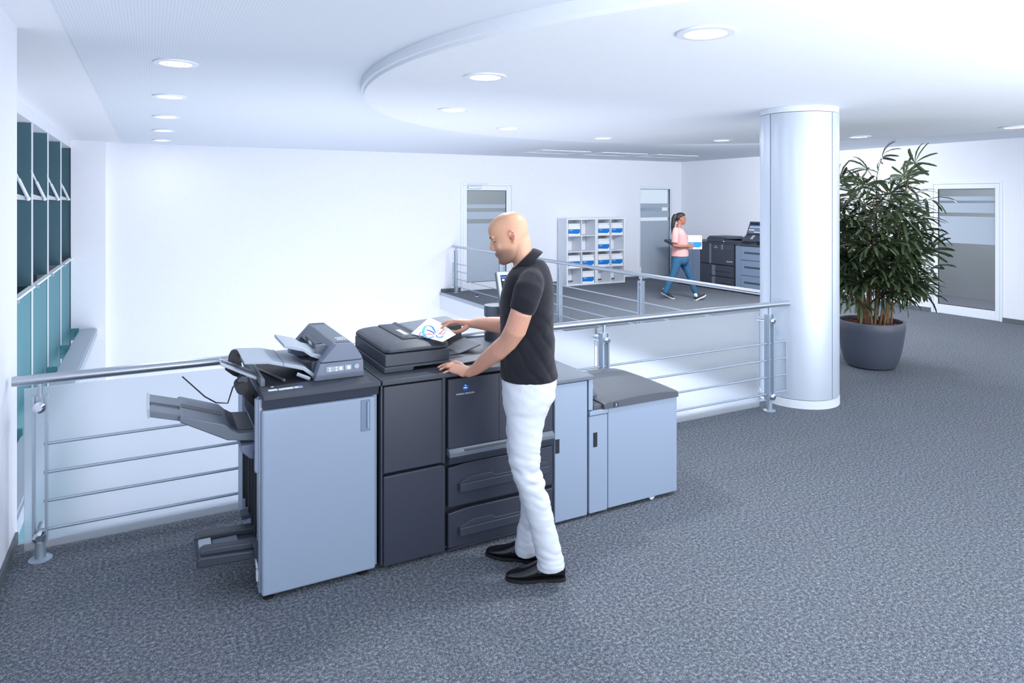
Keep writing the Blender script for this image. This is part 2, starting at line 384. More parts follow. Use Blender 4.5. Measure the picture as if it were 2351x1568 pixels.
# ---- doors
def glazed_door(name, label, axis, frame, leaf, glass, clears, hinge_left, parts_extra):
    """frame, leaf, glass: (a0, a1, z0, z1) along the wall; clears: z-ranges left without frosting film"""
    d = bpy.data.objects.new(name, None); COL.objects.link(d); d['kind'] = 'structure'; d['label'] = label
    P = YB if axis == 'x' else XR
    base = (0.5 * (frame[0] + frame[1]), P, 0) if axis == 'x' else (P, 0.5 * (frame[0] + frame[1]), 0)
    d.location = base; OFF[d.name] = Vector(base)
    def B(mb, a0, a1, t0, t1, z0, z1):       # t: distance from the wall face into the room
        return mb.box(a0, a1, P - t1, P - t0, z0, z1) if axis == 'x' else mb.box(P - t1, P - t0, a0, a1, z0, z1)
    f = MB(); B(f, frame[0], leaf[0] - 0.004, -0.1, 0.022, 0, frame[3]); B(f, leaf[1] + 0.004, frame[1], -0.1, 0.022, 0, frame[3]); B(f, leaf[0] - 0.004, leaf[1] + 0.004, -0.1, 0.022, leaf[3] + 0.004, frame[3])
    part('door_frame', f, M['white_frame'], d, bevel=0.004)
    l = MB(); B(l, leaf[0], glass[0], -0.05, 0.014, leaf[2], leaf[3]); B(l, glass[1], leaf[1], -0.05, 0.014, leaf[2], leaf[3])
    B(l, glass[0], glass[1], -0.05, 0.014, glass[3], leaf[3]); B(l, glass[0], glass[1], -0.05, 0.014, leaf[2], glass[2])
    lf = part('door_leaf', l, M['white_frame'], d, bevel=0.003)
    g = MB(); B(g, glass[0] - 0.01, glass[1] + 0.01, -0.03, -0.02, glass[2] - 0.01, glass[3] + 0.01)
    gp = part('glass_pane', g, M['glass'], d)
    s = MB(); t = 0.008
    for (a0, a1, z0, z1) in ((glass[0], glass[0] + t, glass[2], glass[3]), (glass[1] - t, glass[1], glass[2], glass[3]), (glass[0], glass[1], glass[2], glass[2] + t), (glass[0], glass[1], glass[3] - t, glass[3])):
        B(s, a0, a1, -0.02, -0.004, z0, z1)
    part('glazing_seal', s, M['gap'], d)
    zs = [glass[2]]
    for z0, z1 in clears: zs += [z0, z1]
    zs.append(glass[3])
    for i in range(0, len(zs), 2):
        if zs[i + 1] - zs[i] > 0.005:
            k = MB(); B(k, glass[0] + t, glass[1] - t, -0.0198, -0.0185, zs[i], zs[i + 1])
            part('frosted_band', k, M['film'], d)
    parts_extra(d, B)
    return d
def hinges(d, B, a, zs):
    for z in zs:
        m = MB(); B(m, a - 0.014, a + 0.014, 0.014, 0.034, z - 0.09, z + 0.09); part('hinge', m, M['white_metal'], d, bevel=0.006)
def d1x(d, B):
    hinges(d, B, 5.78, (2.05, 1.75, 0.15))
    m = MB(); B(m, 5.90, 6.21, 0.014, 0.05, 2.145, 2.20); c = part('door_closer', m, M['steel_paint'], d, bevel=0.006)
    m = MB(); B(m, 5.90, 6.35, 0.03, 0.05, 2.236, 2.250); part('closer_arm', m, M['steel_paint'], d)
    m = MB(); B(m, 6.845, 6.875, 0.014, 0.05, 0.96, 1.20); part('door_handle', m, M['steel_paint'], d, bevel=0.006)
    m = MB(); B(m, 6.69, 6.72, -0.015, 0.02, 0.17, 0.95); part('push_bar', m, M['steel_paint'], d)
glazed_door('door_1', 'white glazed door with frosted bands at the atrium corner', 'x', (5.742, 6.999, 0, 2.275), (5.80, 6.94, 0.006, 2.212), (5.885, 6.824, 0.165, 2.115),
            [(1.409, 1.503), (1.654, 1.734), (1.813, 2.115)], True, d1x)
def d2x(d, B):
    hinges(d, B, 10.47, (2.0, 0.2))
    m = MB(); B(m, 11.36, 11.385, 0.014, 0.05, 0.95, 1.15); part('door_handle', m, M['steel_paint'], d, bevel=0.006)
glazed_door('door_2', 'white glazed door with frosted bands between shelf and woman', 'x', (10.425, 11.506, 0, 2.255), (10.462, 11.44, 0.006, 2.18), (10.475, 11.405, 0.03, 2.172),
            [(1.401, 1.482), (1.644, 1.725), (1.826, 2.172)], True, d2x)
def d3x(d, B):
    m = MB(); B(m, 6.86, 6.89, 0.014, 0.03, 0.98, 1.14); hd = part('door_handle', m, M['chrome'], d, bevel=0.005)
    m = MB(); B(m, 6.73, 6.88, 0.05, 0.066, 1.06, 1.078); B(m, 6.868, 6.886, 0.014, 0.06, 1.06, 1.078); part('lever', m, M['chrome'], hd, bevel=0.004)
glazed_door('door_3', 'white glazed door with frosted bands right of the potted palm', 'y', (5.837, 6.935, 0, 2.215), (5.875, 6.895, 0.006, 2.168), (5.939, 6.827, 0.154, 2.09),
            [(0.154, 1.193), (1.636, 1.697), (1.856, 1.895), (1.965, 2.09)], False, d3x)
# rooms behind the glazed doors
structure('wall_room_back', MB().box(5.2, XR + 0.3, YB + 2.6, YB + 2.7, -0.02, CZ), M['room_grey'])
structure('floor_room_back', MB().box(5.2, XR + 0.3, YB + 0.15, YB + 2.7, -0.06, -0.01), M['carpet'])
structure('wall_room_right', MB().box(XR + 2.4, XR + 2.5, 3.0, 9.0, -0.02, CZ), M['room_grey'])
structure('floor_room_right', MB().box(XR + 0.15, XR + 2.5, 3.0, 9.0, -0.06, -0.01), M['room_dark'])
structure('wall_room_divider', MB().box(XR + 0.15, XR + 2.5, 8.9, 9.0, -0.02, CZ).box(XR + 0.15, XR + 2.5, 3.0, 3.1, -0.02, CZ), M['room_grey'])

M['beige'] = mat('beige_laminate', (196, 184, 160), 0.6, grain=0.03)
bc = thing('cabinet', 'beige cabinet behind the glass of the left rear door', 'cabinet', (5.95, YB + 1.6, 0))
part('cabinet_body', MB().box(5.35, 6.35, YB + 1.4, YB + 1.8, 0.0, 2.25), M['beige'], bc, bevel=0.004)
part('door', MB().box(5.37, 5.845, YB + 1.385, YB + 1.40, 0.05, 2.2), M['beige'], bc, bevel=0.003)
part('door', MB().box(5.855, 6.33, YB + 1.385, YB + 1.40, 0.05, 2.2), M['beige'], bc, bevel=0.003)
structure('trim_3', MB().box(10.98, 11.16, YB + 1.0, YB + 1.12, 0.0, CZ).box(10.4, 12.0, YB + 1.0, YB + 1.10, 1.60, 1.72), M['steel_paint'], 'grey window post seen through the narrow rear door')
structure('trim_4', MB().box(XR + 1.2, XR + 1.3, 3.1, 8.9, 1.84, 1.91).box(XR + 1.2, XR + 1.3, 6.3, 6.36, 0.0, CZ), M['steel_paint'], 'grey partition rail seen through the right door')
area_light('room_lamp', (6.4, YB + 0.9, 2.8), (6.4, YB + 1.3, 0.0), 1.2, 0.4, 30, (1.0, 0.98, 0.95))  # added fill light, brightens what shows through the left door glass
area_light('room_lamp', (XR + 1.0, 6.4, 2.8), (XR + 1.4, 6.4, 0.0), 0.4, 1.2, 30, (1.0, 0.98, 0.95))  # added fill light for the room behind the right door
# ---- round column
CX, CY, CR = 5.5, 4.5, 0.352
c = thing('column', 'round white metal clad column beside the railing end', 'column', (CX, CY, 0))
part('core', MB().lathe([(CR - 0.03, 0.0), (CR - 0.03, DZ - 0.002)], CX, CY, 48), M['gap'], c, smooth=True)
part('base_ring', MB().lathe([(CR + 0.004, 0.0), (CR + 0.004, 0.07), (CR - 0.01, 0.075), (CR - 0.02, 0.075), (CR - 0.02, 0.0)], CX, CY, 64, closed=True), M['white_metal'], c, smooth=True)
part('collar', MB().lathe([(CR - 0.022, DZ - 0.055), (CR - 0.004, DZ - 0.055), (CR - 0.004, DZ - 0.001), (CR - 0.022, DZ - 0.001)], CX, CY, 64, closed=True), M['white_metal'], c, smooth=True)
M['column'] = mat('satin_column_panel', (212, 221, 235), 0.36, 0.3, grain=0.01)
va = atan2(-CY, -CX)          # direction towards the photographer
seams = [va - radians(44.6), va + radians(53), va + radians(144), va + radians(234)]
for i in range(4):
    a0 = seams[i] + 0.014; a1 = (seams[(i + 1) % 4] + (2 * pi if i == 3 else 0)) - 0.014
    n = 22; ro = CR; ri = CR - 0.012
    pts = [(CX + ro * cos(a0 + (a1 - a0) * k / n), CY + ro * sin(a0 + (a1 - a0) * k / n)) for k in range(n + 1)]
    pts += [(CX + ri * cos(a1 - (a1 - a0) * k / n), CY + ri * sin(a1 - (a1 - a0) * k / n)) for k in range(n + 1)]
    part('cladding_panel', MB().prism(pts, 'xy', 0.08, DZ - 0.06), M['column'], c, smooth=True)

# ---- downlights
def downlight(x, y, z, r, label, group, watts=26):
    d = thing('downlight', label, 'ceiling light', (x, y, z), group=group)
    part('trim_ring', MB().lathe([(r * 0.72, z - 0.012), (r * 0.98, z - 0.010), (r, z - 0.001), (r * 0.72, z - 0.001)], x, y, 32, closed=True), M['white_metal'], d, smooth=True)
    part('lens', MB().lathe([(0.004, z - 0.004), (r * 0.72, z - 0.004), (r * 0.72, z - 0.001), (0.004, z - 0.001)], x, y, 28), M['lamp'], d)
    bf = MB()
    for k in (-0.38, -0.12, 0.14, 0.4): bf.box(x + k * r - 0.002, x + k * r + 0.002, y - r * 0.5, y + r * 0.5, z - 0.010, z - 0.004)
    part('baffle', bf, M['steel_paint'], d)
    ld_ = bpy.data.lights.new('downlight_lamp', 'AREA'); ld_.shape = 'DISK'; ld_.size = r * 1.3; ld_.energy = watts; ld_.color = (0.93, 0.96, 1.0)
    lo = bpy.data.objects.new('downlight_lamp', ld_); COL.objects.link(lo); lo.parent = d; lo.location = (0, 0, -0.014)
    return d
for i, y in enumerate((5.30, 7.03, 8.76, 10.50, 12.19)):
    downlight(0.157, y, CZ, 0.145, ['largest, nearest of the five recessed lights in the row along the windows', 'second nearest recessed light in the row along the windows', 'middle recessed light of the row along the windows',
              'fourth recessed light of the row along the windows, second from the rear wall', 'smallest, farthest recessed light of the row along the windows, by the rear wall'][i], 'recessed lights in a row along the windows', 6)
for (x, y, lb) in [(2.538, 2.652, 'large recessed light at the top of the ceiling disc, nearest the camera'), (2.073, 4.315, 'recessed light near the left rim of the ceiling disc, second nearest'),
                   (2.558, 6.026, 'recessed light at the leftmost part of the ceiling disc, third along its rim'), (3.805, 7.278, 'recessed light of the ceiling disc above the left glazed door'),
                   (5.55, 7.774, 'recessed light of the ceiling disc above the white cube shelves'), (7.254, 7.256, 'recessed light of the ceiling disc just left of the column'),
                   (8.507, 5.989, 'recessed light of the ceiling disc above the palm, just right of the column'), (9.028, 4.347, 'recessed light of the ceiling disc at the right edge of the photo')]:
    downlight(x, y, DZ, 0.15, lb, 'recessed lights around the ceiling disc')
for i, x in enumerate((6.55, 7.95, 9.35)):
    v = thing('ceiling_vent', ['left of the three flat slot vents in the ceiling before the rear wall', 'middle of the three flat slot vents in the ceiling before the rear wall', 'right of the three flat slot vents in the ceiling before the rear wall'][i], 'vent', (x + 0.55, 11.55, CZ), group='slot vents in the ceiling')
    part('vent_frame', MB().box(x, x + 1.12, 11.15, 11.2, CZ - 0.008, CZ).box(x, x + 1.12, 11.9, 11.95, CZ - 0.008, CZ).box(x, x + 0.05, 11.2, 11.9, CZ - 0.008, CZ).box(x + 1.07, x + 1.12, 11.2, 11.9, CZ - 0.008, CZ), M['white_metal'], v)
    part('vent_plate', MB().box(x + 0.05, x + 1.07, 11.2, 11.9, CZ - 0.004, CZ), M['ceiling'], v)

# ---- railings
def railing_front():
    R = thing('railing', 'steel railing with satin glass panes along the near atrium edge behind the printer', 'railing', (2.2, 4.36, 0))
    y = 4.36
    part('handrail', MB().cyl((-0.637, y, 0.955), (5.19, y, 0.955), 0.0265, n=24), M['steel'], R, smooth=True)
    for i, z in enumerate((0.609, 0.457, 0.305, 0.155)):
        part('rail_bar', MB().cyl((-0.50, y, z), (5.155, y, z), 0.0085, n=10), M['steel_paint'], R, smooth=True)
    part('end_loop', MB().cyl((5.155, y, 0.147), (5.155, y, 0.617), 0.009, n=10), M['steel_paint'], R, smooth=True)
    for x in (-0.515, 1.303, 3.12, 4.94):
        p = part('post', MB().box(x - 0.034, x - 0.022, y - 0.03, y + 0.03, 0.10, 0.87).box(x + 0.022, x + 0.034, y - 0.03, y + 0.03, 0.10, 0.87).box(x - 0.022, x + 0.022, y - 0.012, y + 0.012, 0.80, 0.87).box(x - 0.022, x + 0.022, y - 0.012, y + 0.012, 0.10, 0.16), M['steel_paint'], R, bevel=0.002)
        part('post_pin', MB().cyl((x, y, 0.86), (x, y, 0.935), 0.014, n=12), M['steel_paint'], p, smooth=True)
        part('post_foot', MB().lathe([(0.055, 0.0), (0.055, 0.006), (0.026, 0.012), (0.024, 0.105)], x, y, 24), M['steel_paint'], p, smooth=True)
        for z in (0.815, 0.135):
            part('glass_clamp', MB().cyl((x, y - 0.05, z), (x, 4.485, z), 0.024, n=20).cyl((x, y - 0.062, z), (x, y - 0.05, z), 0.016, 0.030, 20), M['chrome'], p, smooth=True)
    for a, b in ((-0.60, 1.29), (1.316, 3.107), (3.133, 4.93)):
        part('glass_panel', MB().box(a, b, 4.462, 4.472, 0.012, 0.887), M['frost'], R)
    return R
railing_front()
def railing_far():
    R = thing('railing', 'steel railing with four bars along the far gallery floor edge', 'railing', (5.55, 9.0, 0))
    x = 5.55
    part('handrail', MB().cyl((x, 4.86, 0.948), (x, 13.10, 0.948), 0.0265, n=24), M['steel'], R, smooth=True)
    for z in (0.60, 0.447, 0.29, 0.135):
        part('rail_bar', MB().cyl((x, 4.86, z), (x, 13.10, z), 0.0085, n=10), M['steel_paint'], R, smooth=True)
    part('end_loop', MB().cyl((x, 13.10, 0.127), (x, 13.10, 0.608), 0.009, n=10), M['steel_paint'], R, smooth=True)
    for y in (12.936, 10.92, 8.914, 6.946, 4.95):
        p = part('post', MB().box(x - 0.03, x + 0.03, y - 0.036, y - 0.022, 0.04, 0.87).box(x - 0.03, x + 0.03, y + 0.022, y + 0.036, 0.04, 0.87).box(x - 0.012, x + 0.012, y - 0.022, y + 0.022, 0.77, 0.80).box(x - 0.012, x + 0.012, y - 0.022, y + 0.022, 0.84, 0.87).box(x + 0.0, x + 0.012, y - 0.022, y + 0.022, 0.04, 0.77), M['steel_paint'], R, bevel=0.002)
        part('post_pin', MB().cyl((x, y, 0.86), (x, y, 0.93), 0.014, n=12), M['steel_paint'], p, smooth=True)
        part('post_foot', MB().lathe([(0.055, 0.0), (0.055, 0.006), (0.03, 0.012), (0.03, 0.05)], x, y, 20), M['steel_paint'], p, smooth=True)
    return R
railing_far()

# ---- cube shelves with boxes
def shelf(x0, label):
    W = 0.80; y0 = 12.76; y1 = 13.125; t = 0.036; n = 0.018; H = 1.50
    s = thing('cube_shelf', label, 'shelf', (x0 + W / 2, 12.95, 0), group='white cube shelves on the rear wall')
    part('side_panel', MB().box(x0, x0 + t, y0, y1, 0, H), M['white'], s, bevel=0.002)
    part('side_panel', MB().box(x0 + W - t, x0 + W, y0, y1, 0, H), M['white'], s, bevel=0.002)
    part('top_panel', MB().box(x0 + t, x0 + W - t, y0, y1, H - t, H), M['white'], s, bevel=0.002)
    part('bottom_panel', MB().box(x0 + t, x0 + W - t, y0, y1, 0, t), M['white'], s, bevel=0.002)
    part('divider', MB().box(x0 + W / 2 - n / 2, x0 + W / 2 + n / 2, y0 + 0.002, y1, t, H - t), M['white'], s)
    for k in (1, 2, 3):
        z = t + (H - 2 * t) * k / 4
        part('shelf_board', MB().box(x0 + t, x0 + W / 2 - n / 2, y0 + 0.002, y1, z - n / 2, z + n / 2).box(x0 + W / 2 + n / 2, x0 + W - t, y0 + 0.002, y1, z - n / 2, z + n / 2), M['white'], s)
    return s
shelf(8.125, 'left one of two white cube shelves, nearer the steel railing')
shelf(8.927, 'right one of two white cube shelves, nearer the narrow door')
def carton(name, label, W, D, Hh, loc, group):
    """white storage box with a blue printed band whose right end is cut slanting; front faces -Y"""
    b = thing(name, label, 'box', loc, group=group)
    x, y, z = loc
    part('box_body', MB().box(x - W / 2, x + W / 2, y, y + D, z, z + Hh), M['paper'], b, bevel=0.004)
    part('lid_seam', MB().box(x - W / 2 - 0.001, x + W / 2 + 0.001, y - 0.0012, y + 0.002, z + Hh * 0.90, z + Hh * 0.915), M['grey_stripe'], b)
    part('printed_band', MB().prism([(x - W / 2, z + Hh * 0.17), (x + W * 0.32, z + Hh * 0.13), (x + W * 0.47, z + Hh * 0.25), (x + W * 0.47, z + Hh * 0.53), (x - W / 2, z + Hh * 0.53)], 'xz', y - 0.0015, y), M['blue_print'], b)
    part('band_lettering', MB().box(x - W * 0.40, x - W * 0.12, y - 0.0022, y - 0.0016, z + Hh * 0.44, z + Hh * 0.46).box(x - W * 0.40, x - W * 0.2, y - 0.0022, y - 0.0016, z + Hh * 0.39, z + Hh * 0.41), M['label_white'], b)
    part('finger_hole', MB().cyl((x + W * 0.42, y - 0.0012, z + Hh * 0.86), (x + W * 0.42, y + 0.001, z + Hh * 0.86), 0.008, n=10), M['gap'], b)
    return b
ZR = [0.0365, 0.4025, 0.7595, 1.1165]
def cell(shelf_x0, col, row):
    W = 0.80; t = 0.036; n = 0.018; w = (W - 2 * t - n) / 2
    return (shelf_x0 + t + w / 2 + col * (w + n), 12.775, [0.0365, 0.4025, 0.7595, 1.1165][row])
cells = [(8.125, 0, 3, 'top left cubby of the left shelf'), (8.927, 0, 3, 'top left cubby of the right shelf'), (8.927, 1, 3, 'top right cubby of the right shelf'),
         (8.927, 0, 2, 'second row from the top of the right shelf'), (8.125, 0, 1, 'left cubby in the third row of the left shelf'), (8.125, 1, 1, 'right cubby in the third row of the left shelf'),
         (8.927, 0, 1, 'left cubby in the third row of the right shelf'), (8.927, 1, 1, 'right cubby in the third row of the right shelf'), (8.125, 1, 0, 'bottom row of the left shelf')]
first = None
for (sx, col, row, where) in cells:
    lb = 'blue banded white box in the ' + where
    loc = cell(sx, col, row)
    if first is None:
        first = carton('storage_box', lb, 0.315, 0.30, 0.265, loc, 'white and blue storage boxes on the cube shelves'); first_loc = loc
    else:
        copy_tree(first, loc, lb)
# small things on wall and floor
sw = thing('light_switch', 'small white light switch on the rear wall beside the cube shelf', 'switch', (10.256, YB, 1.06))
part('plate', MB().box(10.215, 10.297, YB - 0.009, YB, 1.02, 1.10), M['white_metal'], sw, bevel=0.003)
part('rocker', MB().box(10.228, 10.284, YB - 0.014, YB - 0.009, 1.033, 1.087), M['white'], sw, bevel=0.003)
ds = thing('door_stop', 'small chrome door stop on the floor by the far railing end', 'door stop', (5.66, 12.15, 0))
part('base', MB().lathe([(0.035, 0), (0.035, 0.012), (0.02, 0.03), (0.016, 0.05)], 5.66, 12.15, 20), M['chrome'], ds, smooth=True)
part('buffer', MB().lathe([(0.02, 0.03), (0.028, 0.036), (0.028, 0.046), (0.018, 0.052)], 5.66, 12.15, 20), M['rubber'], ds, smooth=True)
# ================================================================== near print line
Fy = 3.40
def foot(parent, x, y, r=0.03, h=0.032, m='rubber'):
    return part('foot', MB().lathe([(r, 0), (r, h * 0.35), (r * 0.5, h * 0.45), (r * 0.4, h + 0.01)], x, y, 16), M[m], parent, smooth=True)

# ---- finisher (left cabinet)
fi = thing('finisher', 'pale blue finisher cabinet with slanted output trays at the left end of the print line', 'finisher', (0.75, 3.8, 0))
part('cabinet_body', MB().box(0.475, 1.028, 3.428, 4.20, 0.03, 0.953), M['blue_panel'], fi)
dr = part('door', MB().box(0.464, 1.013, Fy - 0.006, 3.426, 0.026, 0.904), M['blue_panel'], fi, bevel=0.012, seg=3)
part('handle_recess', MB().box(0.936, 0.984, Fy - 0.010, Fy - 0.005, 0.735, 0.893), M['blue_dark'], dr, bevel=0.004)
part('handle_bar', MB().box(0.966, 0.976, Fy - 0.020, Fy - 0.008, 0.75, 0.885), M['blue_panel'], dr, bevel=0.003)
part('valance', MB().prism([(3.388, 0.955), (3.404, 0.908), (3.60, 0.908), (3.60, 0.955)], 'yz', 0.468, 1.030), M['dark'], fi, bevel=0.004)
sl = part('top_slab', MB().box(0.468, 1.038, 3.380, 4.20, 0.953, 0.980), M['slab'], fi, bevel=0.006, seg=3)
part('paper_path', MB().box(0.485, 0.725, 3.55, 4.12, 0.9795, 0.9815), M['gap'], sl)  # flat dark plate, shade of the open hollow put into its colour
part('path_rim', MB().prism([(0.478, 0.98), (0.50, 0.98), (0.50, 1.015), (0.478, 1.03)], 'xz', 3.55, 4.14), M['grey_mid'], sl, bevel=0.003)
part('path_rail', MB().tube([(0.50, 3.95, 0.985), (0.60, 3.6, 0.988)], 0.007, 8), M['grey_mid'], sl, smooth=True)
for (a, b, c_, d_, mm, nm) in ((617, 893, 636, 898.5, 'label_white', 'sticker'), (641, 894, 650, 896, 'label_white', 'sticker'), (650, 890, 674, 894.5, 'label_white', 'sticker'), (677, 886.5, 694, 891, 'label_white', 'sticker'), (616, 884, 632, 890, 'black', 'sticker')):
    p0 = at_z(a, d_, 0.981); p1 = at_z(c_, b, 0.981)
    x0, x1 = sorted((p0.x, p1.x)); y0 = min(p0.y, p1.y)
    part(nm, MB().box(x0, x1, y0, y0 + 0.03, 0.9795, 0.9812), M[mm], sl)
p = at_z(690, 887, 0.982); part('sticker_print', MB().box(p.x - 0.012, p.x + 0.012, p.y - 0.006, p.y + 0.006, 0.9810, 0.9818), M['logo_blue'], sl)
p = at_z(625, 888, 0.982); part('sticker_print', MB().cyl((p.x, p.y, 0.981), (p.x, p.y, 0.9818), 0.008, n=14), M['label_white'], sl)
for x, y in ((0.50, 3.44), (0.955, 3.44), (0.50, 4.12), (0.955, 4.12)): foot(fi, x, y, 0.028)
# left side frame and guides
part('side_frame', MB().box(0.445, 0.476, 4.02, 4.20, 0.13, 0.905).box(0.455, 0.476, 3.43, 3.50, 0.03, 0.95), M['steel_paint'], fi, bevel=0.004)
part('side_plate', MB().box(0.465, 0.476, 3.50, 4.02, 0.32, 0.65), M['label_white'], fi)  # pale plate, the light seen between the rods put into its colour
for y in (3.53, 3.64, 3.75, 3.87, 3.99):
    part('guide_rod', MB().cyl((0.452, y, 0.27), (0.452, y, 0.68), 0.007, n=8), M['black'], fi, smooth=True)
part('side_bracket', MB().box(0.44, 0.47, 3.44, 3.475, 0.60, 0.95), M['blue_panel'], fi, bevel=0.006)
part('mechanism', MB().box(0.455, 0.476, 3.5, 3.98, 0.78, 0.93), M['gap'], fi)
part('latch', MB().box(0.448, 0.468, 3.455, 3.485, 0.075, 0.125).box(0.448, 0.468, 3.47, 3.50, 0.13, 0.165), M['white'], fi, bevel=0.003)
# stacking tray on the left
tr = part('stacking_tray', MB().prism([(0.458, 0.762), (0.378, 0.770), (0.345, 0.792), (0.318, 0.820), (0.13, 0.888), (0.118, 0.878), (0.122, 0.858), (0.33, 0.740), (0.458, 0.718)], 'xz', 3.55, 3.93), M['grey_mid'], fi, bevel=0.008)
part('tray_groove', MB().prism([(0.318, 0.8195), (0.134, 0.886), (0.134, 0.8885), (0.318, 0.8222)], 'xz', 3.71, 3.775), M['slab'], tr)  # raised dark strip, the groove's shade put into its colour
part('tray_dish', MB().prism([(0.455, 0.7632), (0.380, 0.7708), (0.347, 0.793), (0.347, 0.7946), (0.380, 0.7726), (0.455, 0.765)], 'xz', 3.60, 3.90), M['slab'], tr)  # thin dark skin, shade of the tray's dent put into its colour
ex = part('tray_extension', MB().prism([(0.14, 0.882), (-0.005, 0.926), (-0.012, 0.915), (-0.006, 0.895), (0.14, 0.852)], 'xz', 3.58, 3.68).prism([(0.14, 0.884), (-0.005, 0.928), (-0.012, 0.917), (-0.006, 0.897), (0.14, 0.856)], 'xz', 3.74, 3.88).prism([(0.14, 0.872), (-0.0, 0.916), (-0.0, 0.90), (0.14, 0.856)], 'xz', 3.66, 3.76), M['grey_mid'], tr, bevel=0.004)
part('end_stop', MB().prism([(-0.004, 0.934), (-0.016, 0.936), (-0.012, 0.893), (-0.002, 0.89)], 'xz', 3.575, 3.885), M['grey_light'], ex, bevel=0.003)
part('lower_hopper', MB().prism([(0.458, 0.712), (0.388, 0.712), (0.385, 0.685), (0.43, 0.640), (0.458, 0.638)], 'xz', 3.53, 3.80), M['violet_grey'], fi, bevel=0.006)
# small pivoting tray with its wire and knob
ut = part('pivot_tray', MB().prism([(0.300, 1.095), (0.306, 1.102), (0.470, 1.018), (0.466, 1.004)], 'xz', 3.60, 3.76), M['grey_light'], fi, bevel=0.004)
part('tray_groove', MB().prism([(0.312, 1.1005), (0.468, 1.021), (0.468, 1.0225), (0.312, 1.102)], 'xz', 3.655, 3.70), M['dark'], ut)
part('tray_lobe', MB().prism([(0.350, 1.055), (0.356, 1.105), (0.368, 1.128), (0.384, 1.134), (0.398, 1.126), (0.408, 1.10), (0.420, 1.03), (0.405, 0.985), (0.375, 1.0), (0.335, 1.035)], 'xz', 3.765, 3.79), M['black'], ut, bevel=0.004)
part('pivot_knob', MB().cyl((0.398, 3.57, 0.978), (0.398, 3.68, 0.978), 0.030, n=20).prism([(0.375, 0.975), (0.42, 0.985), (0.462, 0.90), (0.455, 0.875), (0.41, 0.93)], 'xz', 3.59, 3.66), M['black'], fi, smooth=True)
part('knob_cap', MB().cyl((0.402, 3.585, 1.012), (0.402, 3.64, 1.012), 0.022, n=16), M['dark'], fi, smooth=True)
part('guide_wire', MB().tube([(0.139, 3.75, 1.028), (0.242, 3.75, 0.914), (0.293, 3.75, 0.877), (0.348, 3.75, 0.867), (0.372, 3.75, 0.945), (0.378, 3.75, 0.952), (0.41, 3.72, 0.965)], 0.0035, 8), M['black'], fi, smooth=True)
# booklet tray low on the left
bt = part('booklet_tray', MB().prism([(0.192, 0.178), (0.47, 0.163), (0.47, 0.205), (0.205, 0.228), (0.190, 0.215)], 'xz', 3.50, 3.76), M['dark'], fi, bevel=0.010, seg=3)
part('tray_rail', MB().prism([(0.205, 0.225), (0.47, 0.203), (0.47, 0.238), (0.225, 0.256), (0.203, 0.245)], 'xz', 3.52, 3.575), M['slab'], bt, bevel=0.010, seg=3)
part('tray_rail', MB().prism([(0.195, 0.225), (0.47, 0.203), (0.47, 0.235), (0.215, 0.252), (0.193, 0.242)], 'xz', 3.685, 3.75), M['slab'], bt, bevel=0.010, seg=3)
part('tray_stop', MB().box(0.205, 0.262, 3.59, 3.67, 0.220, 0.240), M['grey_light'], bt, bevel=0.004)
part('tray_channel', MB().box(0.268, 0.38, 3.595, 3.665, 0.218, 0.226), M['grey_mid'], bt)
part('tray_bracket', MB().prism([(0.43, 0.265), (0.476, 0.262), (0.476, 0.08), (0.455, 0.15)], 'xz', 3.46, 3.475).box(0.41, 0.476, 3.72, 3.80, 0.27, 0.29), M['dark'], fi)

# post inserter tower on the finisher
tw = part('inserter_cover', MB().prism([(0.988, 1.062), (0.980, 1.086), (0.936, 1.155), (0.846, 1.158), (0.786, 1.090), (0.812, 1.083), (0.858, 1.128), (0.92, 1.126), (0.955, 1.062)], 'xz', 3.56, 4.21), M['grey_mid'], fi, bevel=0.006)
part('front_cover', MB().prism([(0.766, 1.068), (0.986, 1.066), (0.980, 1.086), (0.936, 1.155), (0.846, 1.158)], 'xz', 3.535, 3.60), M['violet_grey'], tw, bevel=0.006)
part('rear_cover', MB().prism([(0.72, 1.0), (0.988, 1.0), (0.980, 1.086), (0.936, 1.155), (0.846, 1.158), (0.745, 1.05)], 'xz', 4.16, 4.22), M['grey_mid'], tw, bevel=0.006)
base = part('inserter_base', MB().prism([(0.735, 0.981), (0.990, 0.981), (0.988, 1.066), (0.764, 1.066)], 'xz', 3.532, 3.62).box(0.90, 0.990, 3.62, 4.21, 0.981, 1.066).box(0.72, 0.990, 4.12, 4.21, 0.981, 1.066), M['violet_grey'], fi, bevel=0.005)
part('base_foot_band', MB().prism([(0.733, 0.981), (0.992, 0.981), (0.991, 1.004), (0.741, 1.004)], 'xz', 3.526, 3.545), M['grey_mid'], base, bevel=0.003)
part('dark_interior', MB().prism([(0.93, 0.983), (0.945, 1.06), (0.90, 1.12), (0.86, 1.122), (0.83, 1.09), (0.84, 0.99), (0.80, 0.983)], 'xz', 3.60, 4.15), M['gap'], base)
part('feed_guide', MB().prism([(0.785, 1.125), (0.90, 1.135), (0.84, 1.085), (0.785, 1.085)], 'xz', 3.75, 4.02), M['dark'], tw, bevel=0.004)
part('arrow_sticker', MB().box(0.7835, 0.7855, 3.84, 3.92, 1.10, 1.118), M['label_white'], tw)
ug = part('upper_tray', MB().prism([(0.825, 1.066), (0.79, 1.064), (0.735, 1.088), (0.697, 1.118), (0.602, 1.146), (0.602, 1.164), (0.70, 1.136), (0.742, 1.106), (0.825, 1.082)], 'xz', 3.62, 3.93), M['grey_light'], fi, bevel=0.004)
part('paper_guide', MB().box(0.765, 0.82, 3.635, 3.665, 1.092, 1.140).box(0.74, 0.81, 3.635, 3.74, 1.094, 1.101), M['grey_mid'], ug, bevel=0.004)
